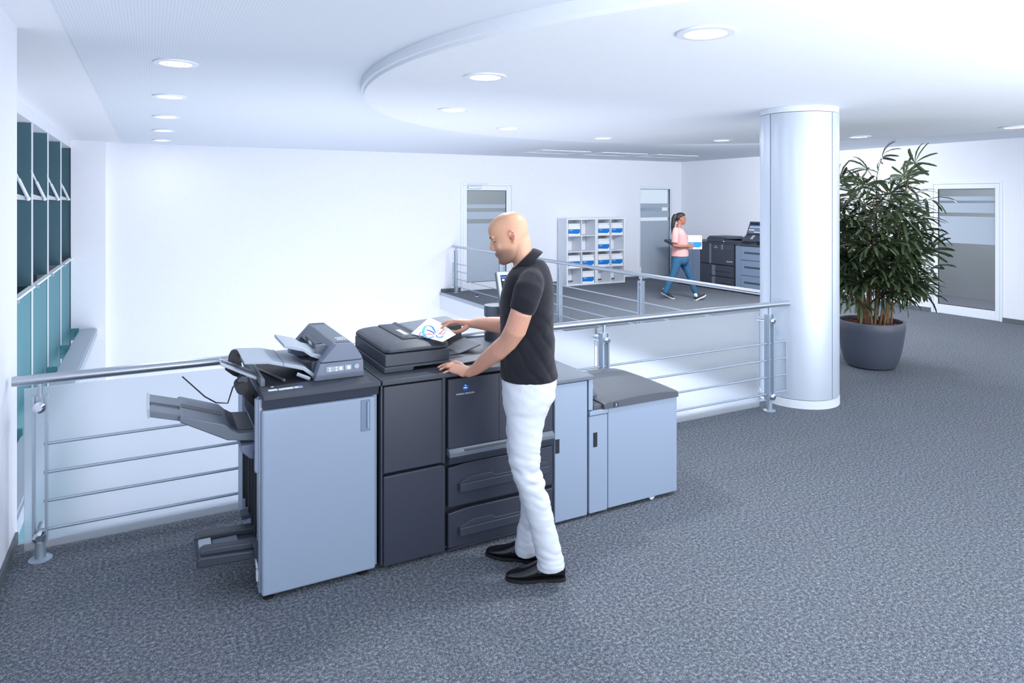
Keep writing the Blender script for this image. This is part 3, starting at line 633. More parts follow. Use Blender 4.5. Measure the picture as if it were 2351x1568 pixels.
lt = part('lower_tray', MB().prism([(0.79, 0.985), (0.735, 0.992), (0.690, 1.030), (0.655, 1.042), (0.520, 1.082), (0.408, 1.092), (0.404, 1.110), (0.525, 1.100), (0.66, 1.060), (0.70, 1.046), (0.745, 1.008), (0.79, 1.002)], 'xz', 3.58, 3.92), M['grey_light'], fi, bevel=0.004)
part('tray_joint', MB().box(0.592, 0.595, 3.579, 3.921, 1.062, 1.0815), M['grey_mid'], lt)
part('paper_guide', MB().box(0.735, 0.785, 3.60, 3.63, 1.01, 1.065), M['dark'], lt, bevel=0.004)
part('under_roller', MB().cyl((0.66, 3.585, 1.015), (0.72, 3.56, 0.988), 0.010, n=10), M['grey_light'], lt, smooth=True)
# buttons on the inserter
yb = 3.5335
cp = part('control_strip', MB().box(0.795, 0.885, yb - 0.004, yb + 0.002, 1.018, 1.046), M['grey_light'], base, bevel=0.002)
part('control_strip', MB().box(0.890, 0.925, yb - 0.004, yb + 0.002, 1.019, 1.047), M['grey_light'], base, bevel=0.002)
for x, z, r, mm in ((0.812, 1.026, 0.005, 'white'), (0.812, 1.038, 0.005, 'white'), (0.846, 1.026, 0.005, 'white'), (0.846, 1.039, 0.005, 'white'), (0.868, 1.033, 0.009, 'white'), (0.909, 1.034, 0.010, 'white')):
    part('button', MB().cyl((x, yb - 0.007, z), (x, yb - 0.003, z), r, n=14), M[mm], base)
part('start_button', MB().cyl((0.951, yb - 0.007, 1.036), (0.951, yb + 0.002, 1.036), 0.013, n=20), mat('start_green', (128, 196, 190), 0.4), base)
part('start_button_half', MB().prism([(0.951 + 0.0125 * cos(radians(t_)), 1.036 + 0.0125 * sin(radians(t_))) for t_ in range(-130, 51, 20)], 'xz', yb - 0.0074, yb - 0.0068), M['pink_button'], base)
icons = MB()
for i in range(2):
    for j in range(3): icons.box(0.886 + 0.016 * j + 0.013 * i, 0.896 + 0.016 * j + 0.013 * i, 3.62 + 0.03 * i, 3.635 + 0.03 * i, 0, 0.001)
# on the sloping right of the top cover: printed icon field
ic = MB()
for i in range(2):
    for j in range(4):
        y0 = 3.64 + 0.045 * i; x = 0.878 + 0.012 * j
        ic.box(x, x + 0.008, y0, y0 + 0.024, 1.1560, 1.1590)
part('icon_print', ic, M['label_white'], tw)

# ---- printer (main engine)
pr_ = thing('printer', 'large anthracite production printer the man is working at', 'printer', (1.55, 3.8, 0))
part('chassis', MB().box(1.042, 2.074, 3.432, 4.15, 0.035, 0.953), M['gap'], pr_)
part('side_panel', MB().box(1.040, 1.052, 3.40, 4.15, 0.03, 0.95), M['dark_panel'], pr_, bevel=0.003)
part('top_slab', MB().box(1.043, 2.076, 3.382, 4.16, 0.952, 0.979), M['slab'], pr_, bevel=0.006, seg=3)
part('upper_left_door', MB().box(1.055, 1.378, Fy - 0.004, 3.43, 0.497, 0.944), M['dark_panel'], pr_, bevel=0.006, seg=3)
ld = part('lower_left_door', MB().prism([(1.055, 0.02), (1.394, 0.02), (1.394, 0.478), (1.37, 0.486), (1.055, 0.482)], 'xz', Fy - 0.004, 3.43), M['dark_panel'], pr_, bevel=0.006, seg=3)
part('finger_slot', MB().box(1.376, 1.393, Fy - 0.0055, Fy, 0.25, 0.465), M['dark'], ld, bevel=0.003)
part('column_trim', MB().box(1.382, 1.402, Fy + 0.01, 3.44, 0.487, 0.948), M['dark'], pr_, bevel=0.003)
md = part('front_door', MB().box(1.412, 2.068, Fy - 0.004, 3.43, 0.562, 0.938), M['dark_panel'], pr_, bevel=0.006, seg=3)
part('door_band', MB().prism([(Fy - 0.004, 0.562), (Fy - 0.026, 0.545), (Fy - 0.026, 0.522), (3.43, 0.522), (3.43, 0.562)], 'yz', 1.412, 2.068), M['grey_mid'], md, bevel=0.003)
part('band_grip', MB().box(1.50, 1.98, Fy - 0.0262, Fy - 0.015, 0.545, 0.556), M['grey_lid'], md, bevel=0.003)
part('band_lower', MB().prism([(Fy - 0.024, 0.520), (Fy - 0.010, 0.480), (3.43, 0.480), (3.43, 0.520)], 'yz', 1.412, 2.068), M['dark'], md, bevel=0.004)
part('panel_line', MB().box(1.716, 1.719, Fy - 0.0047, Fy - 0.002, 0.57, 0.93), M['gap'], md)
for z0, z1, hz in ((0.248, 0.474, 0.352), (0.028, 0.228, 0.115)):
    d_ = part('drawer', MB().prism([(1.412, z0), (2.068, z0 + 0.0), (2.068, z1), (1.52, z1), (1.412, z1 - 0.012)], 'xz', Fy - 0.004, 3.43), M['dark_panel'], pr_, bevel=0.006, seg=3)
    part('handle', MB().prism([(1.468, hz - 0.018), (1.478, hz - 0.022), (2.03, hz - 0.022), (2.03, hz + 0.022), (1.478, hz + 0.022), (1.468, hz + 0.018)], 'xz', Fy - 0.034, Fy), M['dark'], d_, bevel=0.004)
    part('handle_hood', MB().prism([(1.468, hz + 0.020), (2.03, hz + 0.020), (2.03, hz + 0.045), (1.86, hz + 0.045), (1.84, hz + 0.03), (1.69, hz + 0.03), (1.67, hz + 0.048), (1.54, hz + 0.048)], 'xz', Fy - 0.016, Fy), M['dark'], d_, bevel=0.003)
part('plinth', MB().box(1.058, 2.066, 3.425, 3.48, 0.020, 0.034), M['dark'], pr_, bevel=0.003)
part('plinth_rail', MB().prism([(1.412, 0.012), (2.066, 0.012), (2.066, 0.026), (1.52, 0.026), (1.412, 0.020)], 'xz', Fy + 0.004, 3.44), M['dark'], pr_, bevel=0.002)
for x, y in ((1.165, 3.47), (1.62, 3.47), (1.165, 4.08), (1.95, 4.08)):
    part('levelling_foot', MB().lathe([(0.034, 0), (0.034, 0.008), (0.012, 0.014), (0.012, 0.045)], x, y, 20), M['chrome'], pr_, smooth=True)
for x in (1.10, 2.02): foot(pr_, x, 3.48, 0.026)
# badge: blue ball with light bars and the maker's lettering
lx, lz = 1.512, 0.883
bd = part('badge', MB().cyl((lx, Fy - 0.0060, lz), (lx, Fy - 0.003, lz), 0.0185, n=28), M['logo_blue'], md)
part('badge_light', MB().prism([(lx - 0.014, lz - 0.001), (lx - 0.006, lz + 0.0035), (lx + 0.006, lz + 0.0035), (lx + 0.014, lz - 0.001), (lx + 0.006, lz - 0.004), (lx - 0.006, lz - 0.004)], 'xz', Fy - 0.0066, Fy - 0.0060).cyl((lx, Fy - 0.0066, lz + 0.012), (lx, Fy - 0.006, lz + 0.012), 0.004, n=10), M['white'], bd)
text_part('badge_lettering', 'KONICA MINOLTA', 0.0125, M['white'], md, (lx, Fy - 0.0052, lz - 0.0355), (1, 0, 0), (0, 0, 1))
# document feeder
ad = part('document_feeder', MB().box(1.10, 1.472, 3.52, 4.12, 1.010, 1.080), M['dark'], pr_, bevel=0.008, seg=3)
part('feeder_base', MB().prism([(1.094, 0.9795), (1.255, 0.9795), (1.262, 0.998), (1.478, 0.998), (1.478, 1.012), (1.094, 1.012)], 'xz', 3.512, 4.13), M['slab'], ad, bevel=0.005)
def lidring(x0, x1, y0, y1, z, c=0.03):
    return [(x0 + c, y0, z), (x1 - c, y0, z), (x1, y0 + c, z), (x1, y1 - c, z), (x1 - c, y1, z), (x0 + c, y1, z), (x0, y1 - c, z), (x0, y0 + c, z)]
part('feeder_lid', MB().loft([lidring(1.097, 1.476, 3.515, 4.125, 1.083), lidring(1.097, 1.476, 3.515, 4.125, 1.100), lidring(1.112, 1.472, 3.55, 4.115, 1.118), lidring(1.165, 1.465, 3.60, 4.09, 1.128)]), M['slab'], ad, bevel=0.008, seg=3)
part('feeder_hump', MB().prism([(1.235, 1.126), (1.235, 1.133), (1.24, 1.1355), (1.322, 1.1355), (1.335, 1.126)], 'xz', 3.625, 4.09), M['slab'], ad, bevel=0.006)
part('hump_label', MB().box(1.278, 1.303, 3.72, 3.88, 1.1345, 1.1365), M['label_white'], ad)
part('status_window', MB().box(1.245, 1.272, 3.655, 3.685, 1.1345, 1.138), M['grey_lid'], ad)
part('feeder_ridge', MB().prism([(1.315, 1.128), (1.340, 1.142), (1.352, 1.142), (1.352, 1.128)], 'xz', 3.60, 4.10), M['dark'], ad, bevel=0.003)
part('width_guide', MB().box(1.355, 1.455, 3.625, 3.64, 1.126, 1.146).box(1.40, 1.455, 3.64, 3.69, 1.126, 1.133), M['grey_mid'], ad, bevel=0.005)
part('feeder_tray', MB().prism([(1.350, 1.116), (1.350, 1.126), (1.52, 1.137), (1.68, 1.148), (1.705, 1.146), (1.70, 1.136), (1.52, 1.125)], 'xz', 3.85, 4.13), M['grey_mid'], ad, bevel=0.006, seg=3)
# output pocket to the right of the feeder
ot = part('output_pocket', MB().box(1.48, 1.80, 3.52, 4.06, 0.9785, 0.984), M['black'], pr_)
part('pocket_wall', MB().box(1.47, 1.78, 4.06, 4.10, 0.979, 1.10), M['black'], ot)
part('exit_tray', MB().prism([(1.56, 0.986), (1.63, 0.992), (1.765, 1.030), (1.770, 1.024), (1.64, 0.985)], 'xz', 3.74, 3.98), M['dark'], ot, bevel=0.003)
part('exit_wing', MB().prism([(1.50, 0.984), (1.83, 0.984), (1.83, 1.01), (1.55, 0.992)], 'xz', 3.50, 3.62), M['dark'], ot, bevel=0.003)
# control panel on its pole
px_, py_ = 2.035, 4.06
po = part('panel_pole', MB().cyl((px_, py_, 0.978), (px_, py_, 1.03), 0.082, n=28).cyl((px_, py_, 1.03), (px_, py_, 1.14), 0.072, n=28), M['slab'], pr_, smooth=True)
part('panel_arm', MB().cyl((px_, py_, 1.135), (px_, py_, 1.205), 0.084, n=28).prism([(px_ - 0.01, 1.14), (px_ + 0.12, 1.14), (px_ + 0.16, 1.20), (px_ - 0.01, 1.20)], 'xz', py_ - 0.14, py_), M['grey_mid'], po, smooth=True)
bl = Vector((1.985, 3.885, 1.150)); tl = Vector((2.015, 4.035, 1.430)); rx = Vector((0.94, -0.10, 0)).normalized()
up = (tl - bl).normalized(); nn = rx.cross(up); nn = nn if nn.y < 0 else -nn
hgt = (tl - bl).length
def slab3(o, ax, w, ay, h, az, t): return MB().add([o, o + ax * w, o + ax * w + ay * h, o + ay * h, o + az * t, o + ax * w + az * t, o + ax * w + ay * h + az * t, o + ay * h + az * t], [(3, 2, 1, 0), (4, 5, 6, 7), (0, 1, 5, 4), (1, 2, 6, 5), (2, 3, 7, 6), (3, 0, 4, 7)])
mo = part('control_panel', slab3(bl - nn * 0.03, rx, 0.345, up, hgt, nn, 0.03), M['grey_mid'], pr_, bevel=0.005)
part('bezel', slab3(bl + rx * 0.008 + up * 0.006, rx, 0.329, up, hgt - 0.012, nn, 0.002), M['grey_light'], mo)
M['screen'] = mat('dark_screen', (20, 24, 34), 0.5, spec=0.15, grain=0.1, grain_scale=20, emit=((24, 36, 64), 0.4))
M['screen_blue'] = mat('blue_screen', (40, 70, 120), 0.5, spec=0.15, emit=((70, 110, 170), 0.7))
M['screen_white'] = mat('screen_lettering', (220, 226, 240), 0.5, spec=0.15, emit=((210, 220, 240), 0.6))
scr = part('screen', slab3(bl + rx * 0.027 + up * 0.10 + nn * 0.002, rx, 0.295, up, 0.19, nn, 0.0015), M['screen'], mo)
part('screen_area', slab3(bl + rx * 0.027 + up * 0.115 + nn * 0.0035, rx, 0.295, up, 0.05, nn, 0.0006), M['screen_blue'], scr)
part('screen_bar', slab3(bl + rx * 0.027 + up * 0.268 + nn * 0.0035, rx, 0.20, up, 0.014, nn, 0.0006), M['screen_blue'], scr)
sm = MB()
for k in range(6): 
    q = slab3(bl + rx * (0.036 + 0.022 * k) + up * 0.250 + nn * 0.0035, rx, 0.016, up, 0.012, nn, 0.0006); sm.add(q.v, q.f)
part('screen_icons', sm, M['screen_white'], scr)

# ---- relay unit
re = thing('relay_unit', 'tall narrow pale blue transport unit between printer and low paper feeder', 'cabinet', (2.2, 3.7, 0))
part('cabinet_body', MB().box(2.080, 2.312, 3.425, 4.02, 0.03, 0.826), M['blue_panel'], re)
rd = part('door', MB().box(2.081, 2.309, Fy - 0.004, 3.424, 0.018, 0.822), M['blue_panel'], re, bevel=0.006, seg=3)
part('handle_recess', MB().box(2.084, 2.113, Fy - 0.006, Fy, 0.422, 0.506), M['gap'], rd, bevel=0.003)
part('top_slab', MB().box(2.079, 2.352, 3.384, 4.03, 0.827, 0.851), M['grey_mid'], re, bevel=0.006, seg=3)
part('top_hump', MB().prism([(2.14, 0.851), (2.23, 0.851), (2.215, 0.869), (2.155, 0.869)], 'xz', 3.75, 3.95), M['grey_mid'], re, bevel=0.005)
part('feed_post', MB().box(2.319, 2.350, Fy - 0.004, 3.60, 0.64, 0.826), M['blue_panel'], re, bevel=0.004)
for x in (2.12, 2.27): foot(re, x, 3.46, 0.028)
# ---- paper feeder
pf = thing('paper_feeder', 'low pale blue paper feeder with grey lid at the right end of the print line', 'paper feeder', (2.66, 3.75, 0))
part('cabinet_body', MB().box(2.322, 3.003, 3.424, 4.06, 0.04, 0.632), M['blue_panel'], pf, bevel=0.008)
part('front_panel', MB().box(2.461, 3.006, Fy - 0.004, 3.423, 0.024, 0.634), M['blue_panel'], pf, bevel=0.008, seg=3)
nd = part('narrow_door', MB().box(2.322, 2.457, Fy - 0.004, 3.423, 0.020, 0.604), M['blue_panel'], pf, bevel=0.006, seg=3)
part('handle_recess', MB().box(2.350, 2.381, Fy - 0.006, Fy, 0.415, 0.503), M['gap'], nd, bevel=0.003)
part('ledge', MB().box(2.322, 2.457, Fy - 0.010, 3.60, 0.608, 0.634), M['blue_panel'], pf, bevel=0.004)
def lidprof(y, z0):
    return [(2.425, z0), (2.425, z0 + 0.030), (2.44, z0 + 0.040)] + [(2.5 + 0.1 * k, z0 + 0.040 + 0.012 * sin(pi * (k + 0.5) / 6)) for k in range(5)] + [(2.97, z0 + 0.041), (3.004, z0 + 0.036), (3.006, z0)]
rr = []
for (y, dz, pz) in ((3.384, -0.004, 0), (3.40, 0.0, 0), (3.55, 0.006, 0), (3.75, 0.010, 0), (3.95, 0.008, 0), (4.05, 0.0, 0), (4.066, -0.01, 0)):
    rr.append([(x, y, (z + dz) if z > 0.637 else 0.636) for x, z in lidprof(y, 0.636)])
ldp = part('lid', MB().loft(rr), M['grey_lid'], pf, smooth=True)
part('lid_front', MB().box(2.365, 2.425, 3.41, 3.62, 0.636, 0.662), M['grey_lid'], pf, bevel=0.004)
lb = part('number_plate', MB().box(2.492, 2.528, 3.3815, 3.386, 0.641, 0.668), M['dark'], ldp)
text_part('number', '3', 0.024, M['white'], lb, (2.510, 3.3805, 0.646), (1, 0, 0), (0, 0, 1))
for z, L, y in ((0.742, 0.045, 3.46), (0.795, 0.05, 3.47)):
    part('feed_prong', MB().prism([(2.351, z - 0.012), (2.351 + L, z + 0.010), (2.351 + L, z + 0.028), (2.351, z + 0.014)], 'xz', y, y + 0.05), M['grey_light'], pf, bevel=0.002)
part('feed_flap', MB().prism([(2.351, 0.835), (2.425, 0.808), (2.425, 0.800), (2.351, 0.822)], 'xz', 3.55, 3.75), M['grey_mid'], pf)
part('feed_chute', MB().prism([(2.351, 0.80), (2.40, 0.77), (2.47, 0.680), (2.351, 0.680)], 'xz', 3.52, 3.85), M['grey_mid'], pf)
part('wire_loop', MB().tube([(2.36, 3.62, 0.835), (2.44, 3.60, 0.815), (2.455, 3.60, 0.800), (2.445, 3.60, 0.795), (2.38, 3.62, 0.815)], 0.003, 6), M['steel'], pf, smooth=True)
part('castor', MB().cyl((2.815, 3.415, 0.022), (2.815, 3.44, 0.022), 0.022, n=18), M['white'], pf, smooth=True)
for x, y in ((2.36, 3.46), (2.40, 4.0), (2.94, 4.0)): foot(pf, x, y, 0.026)

# ================================================================== far print line against the right wall
Xf = 10.62
def far_thing(name, label, cat, y): return thing(name, label, cat, (Xf + 0.4, y, 0))
du = far_thing('paper_drawer_unit', 'blue grey cabinet with three wide drawers at the right end of the far print line', 'cabinet', 9.83)
part('cabinet_body', MB().box(Xf + 0.02, XR - 0.08, 9.42, 10.24, 0.05, 0.98), M['violet_grey'], du, bevel=0.004)
part('side_panel', MB().box(Xf + 0.002, XR - 0.09, 9.405, 9.42, 0.05, 0.98), M['violet_grey'], du, bevel=0.004)
part('column_trim', MB().box(Xf, Xf + 0.02, 10.10, 10.24, 0.06, 0.985), M['blue_dark'], du, bevel=0.003)
part('top_slab', MB().box(Xf - 0.03, XR - 0.06, 9.39, 10.25, 0.985, 1.012), M['slab'], du, bevel=0.006)
for z0, z1 in ((0.06, 0.375), (0.385, 0.685), (0.695, 0.975)):
    d_ = part('drawer', MB().box(Xf - 0.004, Xf + 0.02, 9.43, 10.09, z0, z1), M['blue_dark'], du, bevel=0.004)
    zc = z1 - 0.13
    part('handle', MB().box(Xf - 0.014, Xf - 0.003, 9.49, 10.00, zc - 0.016, zc + 0.016), M['slab'], d_, bevel=0.003)
for z in (0.25, 0.55, 0.85): part('screw', MB().cyl((10.78, 9.40, z), (10.78, 9.406, z), 0.009, n=8), M['gap'], du)
part('castor', MB().cyl((Xf + 0.08, 9.46, 0.03), (Xf + 0.11, 9.46, 0.03), 0.03, n=14), M['rubber'], du)
part('castor', MB().cyl((Xf + 0.08, 10.1, 0.03), (Xf + 0.11, 10.1, 0.03), 0.03, n=14), M['rubber'], du)
fp = far_thing('printer', 'dark grey printer with flat document feeder against the right wall beyond the railing', 'printer', 10.77)
part('chassis', MB().box(Xf + 0.02, XR - 0.08, 10.262, 11.26, 0.04, 0.985), M['gap'], fp)
part('top_slab', MB().box(Xf - 0.01, XR - 0.08, 10.258, 11.262, 0.985, 1.008), M['slab'], fp, bevel=0.005)
part('left_door', MB().box(Xf - 0.004, Xf + 0.02, 10.995, 11.258, 0.55, 0.98), M['dark_panel'], fp, bevel=0.004)
part('left_lower_door', MB().box(Xf - 0.004, Xf + 0.02, 10.935, 11.258, 0.05, 0.535), M['dark_panel'], fp, bevel=0.004)
part('column_trim', MB().box(Xf - 0.003, Xf + 0.02, 10.93, 10.985, 0.55, 0.98), M['grey_mid'], fp, bevel=0.003)
part('front_door', MB().box(Xf - 0.004, Xf + 0.02, 10.29, 10.92, 0.55, 0.98), M['dark_panel'], fp, bevel=0.004)
part('front_door_cover', MB().box(Xf - 0.010, Xf, 10.29, 10.56, 0.855, 0.975), M['dark'], fp, bevel=0.004)
part('status_strip', MB().box(Xf - 0.012, Xf, 10.575, 10.635, 0.865, 0.978), M['grey_mid'], fp, bevel=0.003)
for z0, z1 in ((0.05, 0.285), (0.30, 0.53)):
    d_ = part('drawer', MB().box(Xf - 0.004, Xf + 0.02, 10.29, 10.915, z0, z1), M['dark_panel'], fp, bevel=0.004)
    part('handle', MB().box(Xf - 0.018, Xf - 0.003, 10.34, 10.80, z1 - 0.12, z1 - 0.075), M['dark'], d_, bevel=0.004)
    part('drawer_end', MB().box(Xf - 0.0055, Xf - 0.003, 10.80, 10.912, z0 + 0.004, z1 - 0.004), M['grey_mid'], d_)
part('badge', MB().cyl((Xf - 0.006, 10.79, 0.925), (Xf - 0.003, 10.79, 0.925), 0.012, n=14), M['label_white'], fp)
text_part('badge_lettering', 'KONICA MINOLTA', 0.016, M['label_white'], fp, (Xf - 0.0055, 10.79, 0.893), (0, -1, 0), (0, 0, 1))
text_part('model_lettering', 'bizhub PRO', 0.034, M['white'], fp, (Xf - 0.0055, 10.40, 0.615), (0, -1, 0), (0, 0, 1))
fa = part('document_feeder', MB().box(Xf + 0.06, Xf + 0.60, 10.62, 11.12, 1.009, 1.09), M['dark'], fp, bevel=0.012)
part('feeder_lid', MB().loft([[(Xf + 0.06, 10.55, 1.09), (Xf + 0.6, 10.55, 1.09), (Xf + 0.6, 11.12, 1.09), (Xf + 0.06, 11.12, 1.09)], [(Xf + 0.09, 10.6, 1.135), (Xf + 0.58, 10.6, 1.135), (Xf + 0.58, 11.08, 1.135), (Xf + 0.09, 11.08, 1.135)]]), M['dark'], fa, bevel=0.008)
part('feeder_tray', MB().prism([(10.20, 1.105), (10.62, 1.075), (10.62, 1.095), (10.20, 1.125)], 'yz', Xf + 0.08, Xf + 0.5), M['slab'], fa, bevel=0.006)
part('platen_base', MB().box(Xf + 0.04, Xf + 0.62, 10.15, 10.64, 1.009, 1.07), M['dark'], fp, bevel=0.008)
part('button', MB().cyl((Xf + 0.03, 10.60, 1.035), (Xf + 0.041, 10.60, 1.035), 0.012, n=10), M['label_white'], fp)
# its control console
y0, y1 = 9.66, 10.075
cn = thing('control_console', 'dark tilted touch screen console standing on the drawer cabinet of the far print line', 'console', (Xf + 0.15, 9.8, 1.012))
co = part('console', MB().prism([(Xf + 0.02, 1.08), (Xf + 0.03, 1.105), (Xf + 0.16, 1.215), (Xf + 0.24, 1.215), (Xf + 0.20, 1.08)], 'xz', y0 - 0.03, y1 + 0.02), M['dark'], cn, bevel=0.005)
kp = MB()
for i in range(4):
    for j in range(3): kp.add(*[(lambda q: (q.v, q.f))(slab3(Vector((Xf + 0.05 + 0.022 * i, 9.84 + 0.022 * j, 1.125 + 0.0185 * i)), Vector((0, 1, 0)), 0.014, Vector((0.76, 0, 0.65)), 0.014, Vector((-0.65, 0, 0.76)), 0.004))][0])
part('keypad', kp, M['label_white'], co)
part('console_neck', MB().box(Xf + 0.10, Xf + 0.22, 9.64, 9.78, 1.010, 1.12), M['black'], cn, bevel=0.006)
part('adjuster_knob', MB().cyl((Xf + 0.16, 9.58, 1.165), (Xf + 0.16, 9.64, 1.165), 0.03, n=14), M['black'], cn, smooth=True)
bl2 = Vector((Xf + 0.13, y1, 1.215)); up2 = Vector((0.09, -0.02, 0.265)).normalized(); rx2 = Vector((0, -1, 0)); n2 = Vector((-up2.z, 0, up2.x))
fs = part('control_screen', slab3(bl2 - n2 * 0.03, rx2, 0.375, up2, 0.27, n2, 0.03), M['dark'], cn, bevel=0.005)
s2 = part('screen', slab3(bl2 + rx2 * 0.03 + up2 * 0.03, rx2, 0.315, up2, 0.21, n2, 0.0015), mat('grey_screen', (96, 104, 122), 0.2, emit=((90, 98, 118), 0.3)), fs)
part('screen_area', slab3(bl2 + rx2 * 0.03 + up2 * 0.165 + n2 * 0.0015, rx2, 0.315, up2, 0.075, n2, 0.0008), M['screen'], s2)
part('screen_bar', slab3(bl2 + rx2 * 0.035 + up2 * 0.17 + n2 * 0.0023, rx2, 0.14, up2, 0.025, n2, 0.0006), M['screen_blue'], s2)
part('screen_bar', slab3(bl2 + rx2 * 0.185 + up2 * 0.17 + n2 * 0.0023, rx2, 0.15, up2, 0.025, n2, 0.0006), M['screen_blue'], s2)
part('screen_bar', slab3(bl2 + rx2 * 0.035 + up2 * 0.150 + n2 * 0.0015, rx2, 0.30, up2, 0.010, n2, 0.0006), M['screen_white'], s2)
part('screen_bar', slab3(bl2 + rx2 * 0.035 + up2 * 0.085 + n2 * 0.0015, rx2, 0.14, up2, 0.012, n2, 0.0006), M['screen_white'], s2)
part('screen_bar', slab3(bl2 + rx2 * 0.185 + up2 * 0.04 + n2 * 0.0015, rx2, 0.15, up2, 0.010, n2, 0.0006), M['screen_white'], s2)
for x, y in ((Xf + 0.05, 11.1), (Xf + 0.05, 10.45)): part('levelling_foot', MB().lathe([(0.03, 0), (0.03, 0.01), (0.012, 0.02), (0.012, 0.045)], x, y, 14), M['chrome'], fp, smooth=True)
fc = far_thing('finisher', 'blue grey finisher cabinet partly hidden behind the walking woman', 'finisher', 11.75)
part('cabinet_body', MB().box(Xf + 0.02, XR - 0.08, 11.268, 12.1, 0.05, 0.95), M['violet_grey'], fc, bevel=0.004)
part('door', MB().box(Xf - 0.002, Xf + 0.02, 11.51, 12.1, 0.05, 0.94), M['blue_dark'], fc, bevel=0.004)
part('door', MB().box(Xf - 0.002, Xf + 0.02, 11.272, 11.50, 0.05, 0.94), M['blue_dark'], fc, bevel=0.004)
part('top_slab', MB().box(Xf - 0.01, XR - 0.08, 11.265, 12.11, 0.95, 0.985), M['slab'], fc, bevel=0.005)
part('output_tray', MB().prism([(12.1, 0.78), (12.1, 0.86), (12.55, 0.98), (12.57, 0.93)], 'yz', Xf + 0.1, Xf + 0.6), M['dark'], fc, bevel=0.006)
part('sticker', MB().box(Xf + 0.0, Xf + 0.1, 11.29, 11.36, 0.9845, 0.987), M['label_white'], fc)
for y in (11.35, 12.0): foot(fc, Xf + 0.08, y, 0.03, 0.05)
# ================================================================== people
R3 = Vector((RGT[0], RGT[1], 0)); F3 = Vector((FWD[0], FWD[1], 0))
def local_of(base):
    """returns f(x, y, d): a point of the photograph at depth d, in the person's own frame (x right, y away, z up)"""
    b = Vector(base)
    def f(x, y, d):
        p = at_d(x, y, d) - b
        return Vector((p.dot(R3), p.dot(F3), p.z))
    return f
def limb(mb, pts, n=18, hint=(0, 1, 0), cap0=True, cap1=True):
    """pts: list of (point, ra, rb); rings across the path, ra measured along hint, rb across it; rounded ends"""
    P = [Vector(p[0]) for p in pts]; A = [p[1] for p in pts]; B = [p[2] for p in pts]
    h = Vector(hint); rings = []
    T = [(P[min(i + 1, len(P) - 1)] - P[max(i - 1, 0)]).normalized() for i in range(len(P))]
    def ring(c, t, ra, rb):
        a = (h - t * h.dot(t))
        a = a.normalized() if a.length > 1e-4 else t.orthogonal().normalized()
        b = t.cross(a)
        return [c + a * (ra * cos(2 * pi * k / n)) + b * (rb * sin(2 * pi * k / n)) for k in range(n)]
    if cap0:
        r = min(A[0], B[0])
        for s in (0.98, 0.75, 0.4): rings.append(ring(P[0] - T[0] * r * s, T[0], A[0] * sqrt(max(0.02, 1 - s * s)), B[0] * sqrt(max(0.02, 1 - s * s))))
    for i in range(len(P)): rings.append(ring(P[i], T[i], A[i], B[i]))
    if cap1:
        r = min(A[-1], B[-1])
        for s in (0.4, 0.75, 0.98): rings.append(ring(P[-1] + T[-1] * r * s, T[-1], A[-1] * sqrt(max(0.02, 1 - s * s)), B[-1] * sqrt(max(0.02, 1 - s * s))))
    mb.loft(rings)
def hrings(mb, rows, n=36, p=2.3):
    """horizontal superellipse rings: (cx, cy, z, rx, ry)"""
    rings = []
    for cx, cy, z, rx, ry in rows:
        r = []
        for k in range(n):
            a = 2 * pi * k / n; c = cos(a); s = sin(a)
            r.append(Vector((cx + rx * math.copysign(abs(c) ** (2 / p), c), cy + ry * math.copysign(abs(s) ** (2 / p), s), z)))
        rings.append(r)
    mb.loft(rings)
def voxel(name, mb, size, it, m, parent, disp=None, colour=None, label=None, cutz=None):
    """one continuous surface grown round the collected solids"""
    me = bpy.data.meshes.new('tmp'); me.from_pydata([tuple(v) for v in mb.v], [], mb.f); finish(me, False)
    tmp = bpy.data.objects.new('tmp', me); COL.objects.link(tmp)
    r = tmp.modifiers.new('r', 'REMESH'); r.mode = 'VOXEL'; r.voxel_size = size
    sm = tmp.modifiers.new('s', 'SMOOTH'); sm.factor = 0.5; sm.iterations = it
    dg = bpy.context.evaluated_depsgraph_get()
    out = bpy.data.meshes.new_from_object(tmp.evaluated_get(dg)); out.name = name
    bpy.data.objects.remove(tmp); bpy.data.meshes.remove(me)
    if disp:
        nr = [v.normal.copy() for v in out.vertices]
        for v, q in zip(out.vertices, nr): v.co += q * disp(v.co, q)
    if colour:
        at = out.color_attributes.new('tone', 'FLOAT_COLOR', 'POINT')
        flat = []
        for v in out.vertices: flat += list(lin(colour(v.co))) + [1.0]
        at.data.foreach_set('color', flat)
    out.polygons.foreach_set('use_smooth', [True] * len(out.polygons))
    out.materials.append(m)
    o = bpy.data.objects.new(name, out); link(o, parent); OFF[o.name] = Vector((0, 0, 0))
    if label: o['label'] = label
    return o
def skin_material(name, rough):
    m = bpy.data.materials.new(name); m.use_nodes = True; nt = m.node_tree; b = nt.nodes['Principled BSDF']
    a = nt.nodes.new('ShaderNodeAttribute'); a.attribute_name = 'tone'
    nt.links.new(a.outputs['Color'], b.inputs['Base Color'])
    b.inputs['Roughness'].default_value = rough
    b.inputs['Subsurface Weight'].default_value = 0.08; b.inputs['Subsurface Radius'].default_value = (0.012, 0.005, 0.003); b.inputs['Subsurface Scale'].default_value = 1.0
    tc = nt.nodes.new('ShaderNodeTexCoord'); n = nt.nodes.new('ShaderNodeTexNoise'); n.inputs['Scale'].default_value = 500
    nt.links.new(tc.outputs['Object'], n.inputs['Vector'])
    bp = nt.nodes.new('ShaderNodeBump'); bp.inputs['Strength'].default_value = 0.06; bp.inputs['Distance'].default_value = 0.002
    nt.links.new(n.outputs['Fac'], bp.inputs['Height']); nt.links.new(bp.outputs['Normal'], b.inputs['Normal'])
    return m
